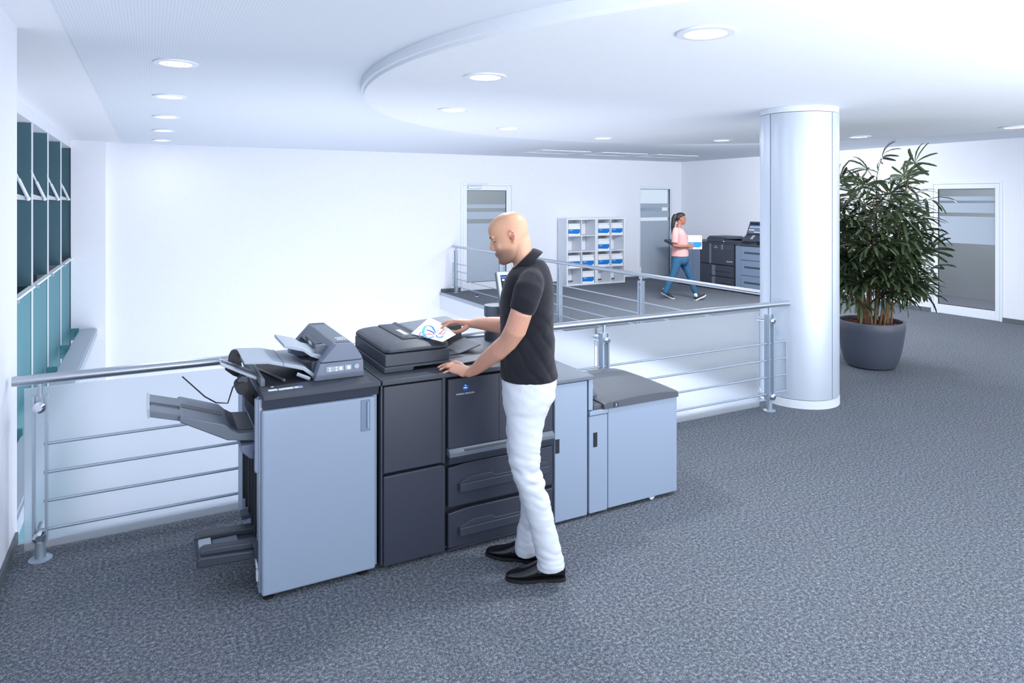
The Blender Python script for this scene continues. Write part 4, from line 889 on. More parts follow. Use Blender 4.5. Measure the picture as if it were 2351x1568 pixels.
def cloth(name, rgb, rough=0.85, scale=700, bump=0.15, sheen=0.0, grain=0.04):
    m = mat(name, rgb, rough, grain=grain, grain_scale=scale, bump=bump, spec=0.25)
    m.node_tree.nodes['Principled BSDF'].inputs['Sheen Weight'].default_value = sheen
    return m
def head_solids(mb, C, fw, lf, up, k=1.0, fem=False):
    """solids of a head about C (between the ears); fw, lf, up = its own axes; k = scale"""
    def W(x, y, z): return C + (fw * x + lf * y + up * z) * k
    rows = [(-.121, .078, .040, .018), (-.114, .091, .012, .034), (-.100, .097, -.006, .045), (-.085, .096, -.022, .0525), (-.070, .094, -.038, .0575),
            (-.055, .0955, -.052, .0615), (-.040, .095, -.068, .0645), (-.022, .093, -.086, .0675), (-.004, .091, -.096, .0705), (.014, .088, -.101, .0730), (.030, .0925, -.104, .0752),
            (.044, .0985, -.105, .0768), (.062, .098, -.104, .0775), (.080, .092, -.099, .0755), (.098, .078, -.088, .0690), (.112, .057, -.068, .0565), (.122, .030, -.042, .0370), (.127, .006, -.018, .0150)]
    if fem: rows = [(z, f - 0.003 if z < -.06 else f - .002, b, w * (0.93 if z < -.03 else .96)) for z, f, b, w in rows]
    rings = []
    n = 40
    for z, f, b, w in rows:
        cx = b + (f - b) * 0.46; ring = []
        for i in range(n):
            a = 2 * pi * i / n; c = cos(a); s = sin(a)
            rx = (f - cx) if c > 0 else (cx - b)
            p = 2.35 if c > 0 else 2.1
            x = cx + rx * math.copysign(abs(c) ** (2 / p), c); y = w * math.copysign(abs(s) ** (2 / p), s)
            # eye hollows
            e = math.exp(-(((z - .013) / .014) ** 2)) * math.exp(-(((abs(y) - .031) / .018) ** 2)) * (1 if c > 0 else 0)
            x -= .008 * e
            ring.append(W(x, y, z))
        rings.append(ring)
    mb.loft(rings)
    s = .9 if fem else 1.0
    # nose: bridge, tip, wings
    limb(mb, [(W(.083, 0, .036), .009 * k, .012 * k), (W(.087, 0, .012), .0095 * k * s, .0165 * k), (W(.093, 0, -.008), .0115 * k * s, .021 * k), (W(.100, 0, -.023), .0135 * k * s, .0215 * k)], 14, lf)
    for q in (-1, 1):
        mb.ball(W(.098, .0135 * q * s, -.027), (.013 * k * s, .0085 * k * s, .0095 * k * s), 10, 6)
        limb(mb, [(W(.093, .010 * q, .034), .009 * k, .007 * k), (W(.090, .030 * q, .037), .009 * k, .007 * k), (W(.079, .050 * q, .030), .008 * k, .006 * k)], 10, up)      # brow ridge
        mb.ball(W(.0715, .030 * q, .012), .0145 * k, 12, 8)              # closed lids over the eyeball
        mb.ball(W(.050, .041 * q, -.024), (.030 * k, .020 * k, .030 * k), 12, 8)   # cheek
    # lips and chin
    limb(mb, [(W(.090, -.024, -.0595), .005 * k, .005 * k), (W(.099, -.008, -.0545), .0062 * k, .0062 * k), (W(.099, .008, -.0545), .0062 * k, .0062 * k), (W(.090, .024, -.0595), .005 * k, .005 * k)], 10, up)
    limb(mb, [(W(.089, -.022, -.064), .005 * k, .005 * k), (W(.098, 0, -.0675), .0075 * k, .0075 * k), (W(.089, .022, -.064), .005 * k, .005 * k)], 10, up)
    mb.ball(W(.086, 0, -.100), (.016 * k, .020 * k, .015 * k), 12, 8)
    # ears: rim, lobe and inner fold
    for q in (-1, 1):
        pts = [(-.010, .069, -.008), (-.007, .074, .012), (-.012, .079, .027), (-.024, .083, .031), (-.034, .084, .022), (-.035, .083, .004), (-.027, .079, -.014), (-.016, .074, -.026)]
        limb(mb, [(W(x, y * q, z), .0042 * k, .0042 * k) for x, y, z in pts], 8, lf)
        mb.ball(W(-.014, .072 * q, -.025), .0068 * k, 8, 6)
        limb(mb, [(W(-.012, .073 * q, .010), .0035 * k, .0035 * k), (W(-.022, .076 * q, .014), .0035 * k, .0035 * k), (W(-.027, .077 * q, .002), .0035 * k, .0035 * k), (W(-.020, .074 * q, -.012), .0035 * k, .0035 * k)], 8, lf)
        mb.ball(W(-.024, .069 * q, .004), (.014 * k, .005 * k, .024 * k), 10, 6)
    return W
def hand(mb, wrist, knuckles, fingers, thumb, normal, rw=(0.031, 0.021), rf=0.0088, pt=0.013):
    """palm block from the wrist to four knuckles; fingers: chains of points; thumb: chain from the palm's side"""
    kn = [Vector(k) for k in knuckles]; mid = sum(kn, Vector()) / 4; across = (kn[0] - kn[3]); wd = across.length / 2 + rf
    w = Vector(wrist); t = (mid - w)
    ac = across.normalized()
    limb(mb, [(w, rw[0], rw[1]), (w + t * 0.35, (rw[0] + wd) / 2, rw[1] * 0.9), (w + t * 0.7, wd, pt * 1.15), (mid, wd * 0.98, pt * 0.95)], 16, ac, cap0=True)
    for k, ch, sc in zip(kn, fingers, (1.0, 1.04, 0.98, 0.86)):
        pts = [k + (w - k) * 0.22] + [k] + [Vector(c) for c in ch]
        rr = [rf * 1.05, rf * 1.05, rf * 0.98, rf * 0.9, rf * 0.76][:len(pts)]
        limb(mb, [(p, r * sc, r * sc) for p, r in zip(pts, rr)], 10, ac)
    th = [Vector(c) for c in thumb]
    limb(mb, [(p, r, r) for p, r in zip(th, (0.0155, 0.0125, 0.0108, 0.0088))], 12, ac)
def shoe(parent, name, heel, toe, w, h, m_upper, m_sole, sole_t=0.014, toe_lift=0.0, pitch=0.0, heel_block=True):
    """a shoe on the floor: heel and toe in the person's frame"""
    H = Vector(heel); D = Vector(toe) - H; L = D.length; u = D.normalized(); s = Vector((0, 0, 1)).cross(Vector((u.x, u.y, 0)).normalized()).normalized(); up = u.cross(s); up = up if up.z > 0 else -up
    prof = [(0.0, .55, .62), (.03, .74, .86), (.10, .83, 1.0), (.20, .86, 1.02), (.30, .84, .98), (.42, .86, .86), (.52, .95, .68), (.64, 1.02, .54), (.76, 1.0, .45), (.87, .82, .385), (.95, .56, .33), (.99, .34, .26), (1.0, .2, .2)]
    rings = []; n = 20
    for q, ww, hh in prof:
        c = H + u * (L * q); ring = []
        top = h * hh; W_ = w * ww
        for k in range(n):
            a = 2 * pi * k / n; cc = cos(a); ss = sin(a)
            y = W_ * math.copysign(abs(cc) ** 0.75, cc)
            z = sole_t + (top - sole_t) * (0.5 + 0.5 * math.copysign(abs(ss) ** 0.8, ss))
            if z > top * 0.55: y *= 1 - 0.32 * ((z - top * 0.55) / (top * 0.45)) ** 1.3
            ring.append(c + s * y + up * z)
        rings.append(ring)
    sh = part(name, MB().loft(rings), m_upper, parent, smooth='all')
    sm = sh.modifiers.new('sub', 'SUBSURF'); sm.levels = 1; sm.render_levels = 1
    rings = []
    for q, ww, hh in prof:
        c = H + u * (L * q); W_ = w * (ww + .06)
        zt = sole_t + 0.002
        rings.append([c + s * W_ + up * (0 if not heel_block or q < .3 or q > .45 else .006), c + s * W_ + up * zt, c - s * W_ + up * zt, c - s * W_ + up * (0 if not heel_block or q < .3 or q > .45 else .006)])
    part('sole', MB().loft(rings), m_sole, sh, bevel=0.002)
    return sh, (H, u, s, up, L)

M['skin_man'] = skin_material('skin', 0.42)
M['skin_woman'] = skin_material('brown_skin', 0.5)
M['polo'] = cloth('black_polo_knit', (27, 28, 36), 0.9, 900, 0.2, 0.15)
M['chino'] = cloth('white_chino', (214, 219, 228), 0.9, 800, 0.15)
M['shoe_black'] = mat('polished_black_leather', (16, 17, 21), 0.22, grain=0.1, grain_scale=80, bump=0.05, coat=0.3)
M['hair_dark'] = mat('dark_hair', (30, 26, 27), 0.55, grain=0.25, grain_scale=90, bump=0.3)
M['lash'] = mat('dark_lashes', (34, 24, 22), 0.7, grain=0.1)
M['stitch'] = mat('cream_seam', (205, 206, 210), 0.9, grain=0.05)

# ------------------------------------------------------------------ the man at the printer
MB0 = (1.70, 3.00, 0.0)
man = thing('person', 'bald man in black polo shirt and white trousers standing at the printer', 'person', MB0, -YAW, local=True)
q = local_of(MB0)
def ground(x, y, base=MB0):
    p = at_z(x, y) - Vector(base); return Vector((p.dot(R3), p.dot(F3), 0))
yaw_m = radians(7); pit = radians(20)
f0 = Vector((-cos(yaw_m), sin(yaw_m), 0)); l0 = Vector((-sin(yaw_m), -cos(yaw_m), 0)); z0 = Vector((0, 0, 1))
hf = (f0 * cos(pit) - z0 * sin(pit)).normalized(); hu = (f0 * sin(pit) + z0 * cos(pit)).normalized(); hl = l0
HC = q(1172, 545, 3.452)
body = MB()
Wm = head_solids(body, HC, hf, hl, hu, 1.0)
# neck, trunk under the shirt, legs inside the trousers
limb(body, [(q(1191, 556, 3.452), .060, .062), (q(1197, 578, 3.452), .056, .054), (q(1203, 600, 3.452), .060, .057), (q(1208, 622, 3.452), .080, .066)], 20, (0, 1, 0))
hrings(body, [(q(1209, 620, 3.45).x, 0.0, q(1209, 620, 3.45).z, .06, .09), (q(1212, 650, 3.45).x, 0, q(0, 650, 3.45).z, .085, .13), (q(1211, 720, 3.45).x, 0, q(0, 720, 3.45).z, .10, .13), (q(1212, 800, 3.45).x, 0, q(0, 800, 3.45).z, .10, .125), (q(1213, 900, 3.45).x, 0, q(0, 900, 3.45).z, .10, .12)])
for pts in ([(1210, 890, 3.37, .07), (1206, 1070, 3.36, .052), (1236, 1160, 3.36, .045), (1259, 1270, 3.36, .036), (1262, 1295, 3.36, .033)], [(1208, 890, 3.54, .07), (1204, 1070, 3.55, .052), (1220, 1150, 3.55, .045), (1213, 1225, 3.56, .036), (1211, 1250, 3.56, .033)]):
    limb(body, [(q(x, y, d), r, r) for x, y, d, r in pts], 14)
# near (left) arm, propped on the printer top
limb(body, [(q(1212, 668, 3.26), .054, .056), (q(1196, 720, 3.23), .051, .053), (q(1184, 756, 3.26), .049, .053), (q(1166, 785, 3.32), .044, .047), (q(1147, 803, 3.37), .045, .049), (q(1119, 825, 3.455), .039, .042), (q(1092, 848, 3.54), .029, .030), (q(1078, 855, 3.58), .030, .023)], 18)
kn = [q(1047, 838, 3.69), q(1042, 841, 3.672), q(1041, 846, 3.65), q(1046, 853, 3.615)]
fg = [[q(1030, 834.5, 3.715), q(1019, 837, 3.722), q(1010, 841, 3.72)], [q(1025, 837.5, 3.70), q(1014, 840, 3.712), q(1006.5, 843.5, 3.705)], [q(1025, 842.5, 3.68), q(1016, 845.5, 3.69), q(1010, 849, 3.675)], [q(1033, 851, 3.645), q(1025, 853, 3.65), q(1019, 856, 3.64)]]
hand(body, q(1076, 854, 3.59), kn, fg, [q(1066, 845, 3.635), q(1056, 835.5, 3.68), q(1045, 831.5, 3.715), q(1036, 832.5, 3.73)], z0, (0.032, 0.022), 0.0088, 0.015)
body.ball(q(1064, 857, 3.60), (.030, .026, .019), 14, 8)
# far (right) arm, holding the sheet
limb(body, [(q(1203, 668, 3.60), .056, .056), (q(1190, 720, 3.68), .050, .05), (q(1172, 752, 3.74), .044, .046), (q(1150, 747, 3.77), .046, .047), (q(1122, 744, 3.80), .041, .040), (q(1100, 742.5, 3.83), .032, .032), (q(1084, 742.5, 3.85), .030, .025)], 18)
kn = [q(1049, 739, 3.855), q(1047, 737, 3.88), q(1047, 738, 3.905), q(1051, 741, 3.93)]
fg = [[q(1032, 741, 3.865), q(1020, 748, 3.87), q(1012, 755, 3.875)], [q(1029, 738.5, 3.90), q(1018, 742, 3.915), q(1013, 746, 3.92)], [q(1030, 741, 3.93), q(1020, 746, 3.945), q(1016, 750, 3.95)], [q(1035, 744, 3.955), q(1027, 749, 3.965), q(1022, 753, 3.97)]]
hand(body, q(1082, 743, 3.85), kn, fg, [q(1071, 751, 3.835), q(1060, 759, 3.83), q(1047, 762.5, 3.84), q(1036, 760, 3.855)], z0, (0.030, 0.024), 0.0088, 0.016)
def man_tone(v):
    r = v - HC; x = r.dot(hf) / 1.0; y = r.dot(hl) / 1.0; z = r.dot(hu) / 1.0
    c = Vector((214, 163, 134))
    if v.z < 1.4: c = Vector((216, 164, 140))
    if r.length < .2:
        st = 1 / (1 + math.exp((z + .042 + 0.25 * max(0, .055 - x)) / .006)) * (1 / (1 + math.exp(-(x - .0) / .012))) * (1 / (1 + math.exp(-(z + .135) / .004)))
        st = max(st, math.exp(-((z + .043) / .007) ** 2) * math.exp(-(y / .024) ** 2) * (1 if x > .07 else 0))
        c = c.lerp(Vector((104, 80, 70)), 0.72 * st)
        lip = math.exp(-((z + .061) / .0085) ** 4) * math.exp(-(y / .024) ** 4) * (1 if x > .08 else 0)
        c = c.lerp(Vector((188, 116, 108)), 0.85 * lip)
        ear = math.exp(-((x + .022) / .02) ** 4) * math.exp(-((z - .003) / .034) ** 4) * (1 if abs(y) > .071 else 0)
        c = c.lerp(Vector((216, 142, 124)), 0.6 * ear)
        hole = math.exp(-((x + .010) / .006) ** 2) * math.exp(-((z + .004) / .010) ** 2) * (1 if abs(y) > .06 else 0)
        c = c.lerp(Vector((110, 66, 54)), 0.8 * hole)
        scalp = 1 / (1 + math.exp(-(z - .055 + .3 * max(0, x - .03)) / .012))
        c = c.lerp(Vector((206, 158, 128)), 0.5 * scalp)
    else:
        kd = noise.noise(v * 30) * 0.5 + 0.5
        c = c.lerp(Vector((206, 140, 122)), 0.3 * kd)
    return c
from mathutils.bvhtree import BVHTree
bo = voxel('body', body, 0.0034, 7, M['skin_man'], man, colour=man_tone)
def facing(bo_, W, fw, k=1.0):
    me = bo_.data; tree = BVHTree.FromPolygons([v.co for v in me.vertices], [tuple(p.vertices) for p in me.polygons])
    def f(y, z, lift=0.0):
        h = tree.ray_cast(W(.30, y, z), -fw)
        return (h[0] if h[0] is not None else W(.08, y, z)) + fw * lift
    return f
on = facing(bo, Wm, hf)
def face_lines(on, parent, up, lash, lipm):
    for s_ in (-1, 1):
        e = MB(); limb(e, [(on(y * s_, z), a, b) for y, z, a, b in ((.013, .0285, .0012, .003), (.022, .0325, .0016, .0040), (.033, .0345, .0016, .0036), (.044, .0315, .0012, .0024), (.051, .027, .0008, .0012))], 8, hf); part('eyebrow', e, lash, parent, smooth=True)
        e = MB(); limb(e, [(on(y * s_, z), a, a) for y, z, a in ((.017, .0065, .0009), (.025, .0040, .0014), (.033, .0036, .0016), (.041, .0060, .0014), (.046, .0090, .0009))], 8, hf); part('eyelashes', e, lash, parent, smooth=True)
    e = MB(); limb(e, [(on(y, z, -.0006), .0012, .0012) for y, z in ((-.024, -.0630), (-.012, -.0615), (0, -.0620), (.012, -.0615), (.024, -.0630))], 8, hf); part('mouth_line', e, lipm, parent, smooth=True)
M['lip_line'] = mat('dark_lip_line', (110, 62, 58), 0.6, grain=0.05)
face_lines(on, man, hu, M['lash'], M['lip_line'])

# polo shirt
hemz = 1.003
sh = MB()
rows = []
for y, xf, xb, lat in ((596, 1198, 1246, .050), (606, 1188, 1255, .080), (616, 1177, 1261, .108), (628, 1167, 1265, .138), (645, 1158, 1269, .160), (672, 1150, 1271, .170), (708, 1146.7, 1270.5, .168), (750, 1147, 1271.5, .160), (799, 1148, 1272, .154), (840, 1150, 1277, .152)):
    a = q(xf, y, 3.45); b = q(xb, y, 3.45); rows.append(((a.x + b.x) / 2, 0.002, a.z, (b.x - a.x) / 2, lat))
a = q(1151.5, 866, 3.45); b = q(1280, 870, 3.45); rows.append(((a.x + b.x) / 2, 0.002, hemz, (b.x - a.x) / 2, .155))
hrings(sh, rows, 44, 2.25)
limb(sh, [(q(1224, 634, 3.38), .050, .050), (q(1219, 648, 3.31), .060, .062), (q(1213, 668, 3.255), .064, .070), (q(1205, 692, 3.23), .060, .064), (q(1197, 715, 3.23), .059, .060)], 22, (0, 1, 0), cap1=False)
limb(sh, [(q(1212, 640, 3.56), .075, .08), (q(1203, 668, 3.61), .068, .070), (q(1194, 700, 3.66), .066, .066), (q(1187, 722, 3.69), .065, .064)], 22, (0, 1, 0), cap1=False)
def polo_folds(v, n):
    side = max(0.0, -n.y)
    low = min(1, max(0, (1.42 - v.z) / .2))
    w = noise.noise(Vector((v.x * 5 + v.z * 9, v.y * 4, v.z * 3.2 + v.x * 4))) * .011 + noise.noise(Vector((v.x * 16 - v.z * 20, v.y * 9, v.z * 7 + 5))) * .006
    d = -abs(sin((v.z * 0.9 + v.x * 1.25) * 34 + 1.5 * noise.noise(v * 6))) ** 6 * .006 * side * low
    return (w * (0.35 + 0.65 * low) + d) if v.z > hemz + .006 else 0
polo = voxel('polo_shirt', sh, 0.006, 18, M['polo'], man, disp=polo_folds)
# collar: stand and fall, open at the throat
cf = q(1177, 617, 3.45); cb = q(1225, 571, 3.45); cc = (cf + cb) / 2; ax = (cf - cb); Ln = ax.length / 2; ax.normalize(); nrm = Vector((-ax.z, 0, ax.x)); nrm = nrm if nrm.z > 0 else -nrm
def cring(off, out, lat, g=0.20, n=40):
    res = []
    for k in range(n + 1):
        a = pi * g * .5 + (2 * pi - pi * g) * k / n
        res.append(cc + ax * ((Ln + out) * cos(a)) + Vector((0, 1, 0)) * ((lat + out) * sin(a)) + nrm * (off + .004 * abs(sin(a))))
    return res
o1 = cring(-.046, .026, .066); o2 = cring(-.018, .014, .064); o3 = cring(.004, .003, .059); o4 = cring(-.004, -.002, .056); o5 = cring(-.040, .006, .058); o6 = cring(-.047, .018, .062)
cm = MB(); sec = [list(x) for x in zip(o1, o2, o3, o4, o5, o6)]
cm.loft(sec)
cl = part('collar', cm, M['polo'], polo, smooth='all'); sb = cl.modifiers.new('sub', 'SUBSURF'); sb.levels = 1; sb.render_levels = 2
tip = MB(); t0 = q(1178, 600, 3.40); 
for s_ in (-1, 1):
    b0 = cc + ax * (Ln * .93) + Vector((0, .030 * s_, 0)); 
    tip.add([b0 + nrm * .004, b0 + Vector((0, .024 * s_, 0)) + nrm * .0 - ax * .02, b0 + Vector((0, .022 * s_, 0)) - nrm * .050 + ax * .004, b0 - nrm * .022 + ax * .014,
             b0 + nrm * .004 + ax * .004, b0 + Vector((0, .024 * s_, 0)) + ax * (-.016), b0 + Vector((0, .022 * s_, 0)) - nrm * .050 + ax * .009, b0 - nrm * .022 + ax * .019], [(3, 2, 1, 0), (4, 5, 6, 7), (0, 1, 5, 4), (1, 2, 6, 5), (2, 3, 7, 6), (3, 0, 4, 7)])
part('collar_tip', tip, M['polo'], polo, bevel=0.002)
# sleeve and shoulder seams, lying on the knit
pt_ = BVHTree.FromPolygons([v.co for v in polo.data.vertices], [tuple(p.vertices) for p in polo.data.polygons])
def on_polo(x, y):
    a = q(x, y, 2.6); b = q(x, y, 3.6); h = pt_.ray_cast(a, (b - a).normalized())
    return h[0] if h[0] is not None else None
M['seam'] = cloth('dark_seam_thread', (14, 15, 19), 0.9, 900, 0.1)
for nm, pts in (('shoulder_seam', [(1213, 624), (1222, 629), (1232, 636), (1240, 646), (1245, 658), (1246, 672), (1243, 686), (1237, 697)]), ('sleeve_hem_seam', [(1174, 702), (1181, 706), (1190, 710), (1200, 713), (1210, 715), (1220, 716)])):
    P_ = [on_polo(x, y) for x, y in pts]; P_ = [p for p in P_ if p is not None]
    e = MB(); e.tube(P_, .0014, 6); part(nm, e, M['seam'], polo, smooth=True)
# trousers
tr_ = MB()
rows = []
for y, xf, xb, lat in ((862, 1154, 1277, .150), (880, 1152, 1279, .156), (905, 1153, 1275, .160), (930, 1156, 1266, .158), (955, 1162, 1253, .14), (985, 1175, 1240, .10)):
    a = q(xf, y, 3.45); b = q(xb, y, 3.45); rows.append(((a.x + b.x) / 2, 0.0, a.z, (b.x - a.x) / 2, lat))
hrings(tr_, rows, 40, 2.2)
near = [(1212, 925, 3.385, 51, .085), (1207, 965, 3.375, 45, .083), (1205, 1010, 3.365, 40, .080), (1205, 1050, 3.36, 37, .077), (1209, 1082, 3.355, 35, .075), (1222, 1118, 3.355, 32.5, .070), (1233, 1155, 3.355, 31, .067), (1243, 1200, 3.355, 29, .065), (1254, 1245, 3.355, 29.5, .066), (1262, 1280, 3.355, 31.5, .070), (1265, 1292, 3.355, 33, .070), (1265.5, 1304, 3.355, 33, .070)]
far = [(1208, 925, 3.525, 48, .085), (1203, 965, 3.53, 42, .083), (1201, 1010, 3.54, 37, .080), (1202, 1050, 3.545, 34, .077), (1209, 1085, 3.55, 32, .074), (1219, 1120, 3.55, 30, .068), (1223, 1155, 3.555, 28, .065), (1220, 1190, 3.56, 27.5, .064), (1214, 1225, 3.56, 27.5, .066), (1210, 1252, 3.56, 27, .068), (1209, 1260, 3.56, 27, .068), (1209, 1270, 3.56, 27, .068)]
for leg in (near, far):
    limb(tr_, [(q(x, y, d), lat, w / 1567 * d) for x, y, d, w, lat in leg], 24, (0, 1, 0), cap1=False)
zk = q(0, 1085, 3.4).z
def chino_folds(v, n):
    kn_ = math.exp(-((v.z - zk) / .13) ** 2); an = math.exp(-((v.z - .16) / .12) ** 2); hip = math.exp(-((v.z - .88) / .10) ** 2)
    a = noise.noise(Vector((v.x * 6 + v.z * 6, v.y * 6, v.z * 17 - v.x * 10))) * .0065
    b = noise.noise(Vector((v.x * 13, v.y * 12, v.z * 30 + v.x * 12))) * .0045
    c = noise.noise(Vector((v.x * 5, v.y * 5, v.z * 3 + 9))) * .005
    # soft horizontal creases behind the knee and stacked folds at the ankle
    r = abs(sin(v.z * 75 + 5 * noise.noise(v * 7) + v.x * 14))
    return (a + b) * (0.45 + 1.3 * kn_ + 0.6 * an + .7 * hip) + c - (r ** 5) * .006 * (0.9 * kn_ * max(0, n.x + .6) + 0.35 * an)
chino = voxel('trousers', tr_, 0.006, 14, M['chino'], man, disp=chino_folds)
e = MB(); e.tube([q(1199, 888, 3.27), q(1199, 905, 3.265), q(1204, 922, 3.262), q(1213, 934, 3.26)], .0018, 6)
part('pocket_seam', e, M['stitch'], chino, smooth=True)
# shoes
s1, fr1 = shoe(man, 'shoe', ground(1298, 1327), ground(1161, 1330), 0.047, 0.118, M['shoe_black'], M['rubber'])
s2_, fr2 = shoe(man, 'shoe', ground(1239, 1290), ground(1116, 1271), 0.047, 0.114, M['shoe_black'], M['rubber'])
for sh_, (H, u, s, up, L) in ((s1, fr1), (s2_, fr2)):
    near_s = s if s.y < 0 else -s
    e = MB(); e.tube([H + u * (L * .34) + near_s * .040 + up * .078, H + u * (L * .43) + near_s * .044 + up * .052, H + u * (L * .46) + near_s * .044 + up * .050, H + u * (L * .40) + near_s * .041 + up * .080], .0016, 6)
    part('elastic_gusset', e, M['grey_mid'], sh_, smooth=True)

# the sheet of paper he lays into the feeder
L_, B_, R_, T_ = at_d(943, 766, 3.87), at_d(1016, 785, 3.72), at_d(1047, 768, 3.80), at_d(985, 729, 4.05)
def sheet(u, v, lift=0.0):         # u: bottom edge L -> B, v: towards T / R
    p = L_ * ((1 - u) * (1 - v)) + B_ * (u * (1 - v)) + R_ * (u * v) + T_ * ((1 - u) * v)
    p = p + Vector((0, 0, 0.012 * sin(pi * u) * v))
    return p + Vector((-0.1, -0.55, 0.83)).normalized() * lift
pt = thing('paper_sheet', 'white sheet with blue ribbon print between the man\'s fingers on the feeder', 'paper', tuple(B_))
g = MB(); N = 14
rings = []
for i in range(N + 1):
    rings.append([sheet(i / N, j / N) for j in range(N + 1)] + [sheet(i / N, j / N, -0.0006) for j in range(N, -1, -1)])
g.loft(rings)
part('sheet', g, M['paper'], pt, smooth='all')
def ribbon(name, pts, w, m):
    r = MB(); vs = []; 
    for i, (a, b) in enumerate(pts):
        a0, b0 = pts[max(i - 1, 0)]; a1, b1 = pts[min(i + 1, len(pts) - 1)]
        tx, ty = a1 - a0, b1 - b0; ln = math.hypot(tx, ty) or 1
        k = w * (0.25 + 0.75 * sin(pi * (i + 0.5) / len(pts)))
        vs.append((sheet(a - ty / ln * k, b + tx / ln * k, .0009), sheet(a + ty / ln * k, b - tx / ln * k, .0009)))
    V = []; Fc = []
    for i, (x, y) in enumerate(vs):
        V += [x, y]
        if i: Fc.append((2 * i - 2, 2 * i - 1, 2 * i + 1, 2 * i))
    r.add(V, Fc); part(name, r, m, pt)
def arc(cx, cy, rx, ry, a0, a1, tilt=0.0, n=18):
    res = []
    for i in range(n + 1):
        a = radians(a0 + (a1 - a0) * i / n); x = rx * cos(a); y = ry * sin(a)
        res.append((cx + x * cos(tilt) - y * sin(tilt), cy + x * sin(tilt) + y * cos(tilt)))
    return res
inks = {k: mat('ink_' + k, c, 0.5, grain=0.05) for k, c in dict(sky=(90, 190, 236), azure=(10, 132, 212), navy=(60, 96, 190), red=(214, 76, 100), violet=(150, 110, 200), orange=(240, 180, 110), green=(120, 190, 170)).items()}
def pxuv(x, y):
    """nearest point of the sheet under a pixel, as (u, v)"""
    best = None
    for i in range(0, 41):
        for j in range(0, 41):
            p = sheet(i / 40, j / 40); d = p.x * FWD[0] + p.y * FWD[1]
            X = 1175.5 + 1567 * (p.x * RGT[0] + p.y * RGT[1]) / d; Y = 460 - 1567 * (p.z - EYE) / d
            e_ = (X - x) ** 2 + (Y - y) ** 2
            if best is None or e_ < best[0]: best = (e_, i / 40, j / 40)
    return best[1], best[2]
def stroke(pts, w, ink):
    c = [pxuv(940 + x / 9.8, 720 + y / 9.8) for x, y in pts]
    sm_ = []
    for i in range(len(c) - 1):
        for k in range(4):
            t = k / 4; p0 = c[max(i - 1, 0)]; p1 = c[i]; p2 = c[i + 1]; p3 = c[min(i + 2, len(c) - 1)]
            sm_.append(tuple(0.5 * ((2 * p1[m]) + (-p0[m] + p2[m]) * t + (2 * p0[m] - 5 * p1[m] + 4 * p2[m] - p3[m]) * t * t + (-p0[m] + 3 * p1[m] - 3 * p2[m] + p3[m]) * t ** 3) for m in (0, 1)))
    sm_.append(c[-1])
    ribbon('printed_ribbon', sm_, w, inks[ink])
for pts, w, ink in [([(430, 265), (360, 300), (315, 380), (320, 460), (370, 530), (430, 555)], .040, 'sky'), ([(430, 275), (510, 300), (560, 370), (595, 440)], .030, 'azure'), ([(310, 410), (340, 490), (400, 545), (470, 545), (550, 510)], .030, 'azure'),
                    ([(370, 370), (460, 385), (530, 430), (570, 470)], .030, 'navy'), ([(350, 460), (430, 455), (500, 470), (560, 485)], .020, 'red'), ([(245, 440), (230, 500), (280, 580), (370, 620), (470, 590)], .018, 'violet'),
                    ([(285, 525), (360, 540), (440, 560)], .014, 'orange'), ([(250, 560), (320, 585), (400, 580)], .016, 'navy'), ([(215, 480), (240, 440), (270, 410)], .018, 'violet'), ([(600, 480), (640, 530), (710, 530), (765, 490)], .028, 'azure'),
                    ([(640, 475), (700, 440), (760, 370), (800, 380)], .018, 'red'), ([(650, 450), (720, 470), (770, 440), (810, 400)], .014, 'violet'), ([(610, 420), (650, 370), (670, 330)], .012, 'green'), ([(660, 440), (720, 390), (770, 360)], .012, 'orange')]:
    stroke(pts, w, ink)

# ------------------------------------------------------------------ the woman walking behind the railing
WB = (9.07, 10.04, 0.0)
wo = thing('person', 'woman with black ponytail, pink top and jeans walking with a white box', 'person', WB, -YAW, local=True)
w_ = local_of(WB); DW = 13.12
def wz(px, zoomy=None): return px
def w(x, y, dd=0.0):            # x, y in the 6.82x view of her: origin (1500, 470)
    return w_(1500 + x / 6.82, 470 + y / 6.82, DW + dd)
def gw(x, y):
    p = at_z(1500 + x / 6.82, 470 + y / 6.82) - Vector(WB); return Vector((p.dot(R3), p.dot(F3), 0))
wy = radians(-6); f1 = Vector((cos(wy), sin(wy), 0)); l1 = Vector((-sin(wy), cos(wy), 0))
WC = w(430, 222)
wb = MB()
Ww = head_solids(wb, WC, f1, l1, z0, 0.90, True)
limb(wb, [(w(405, 250), .05, .05), (w(405, 310), .047, .047), (w(400, 350), .055, .055), (w(398, 380), .09, .07)], 16)
hrings(wb, [(w(400, 380).x, 0, w(400, 380).z, .07, .13), (w(410, 480).x, 0, w(0, 480).z, .09, .13), (w(410, 640).x, 0, w(0, 640).z, .085, .125), (w(405, 800).x, 0, w(0, 800).z, .085, .125), (w(410, 860).x, 0, w(0, 860).z, .08, .11)])
limb(wb, [(w(345, 430, -.165), .036, .036), (w(338, 540, -.20), .04, .04), (w(330, 640, -.20), .037, .04), (w(420, 652, -.20), .036, .036), (w(520, 652, -.18), .026, .027)], 16)
limb(wb, [(w(400, 430, .165), .036, .036), (w(400, 540, .20), .04, .04), (w(400, 640, .20), .037, .04), (w(480, 650, .18), .034, .034), (w(545, 650, .15), .026, .026)], 16)
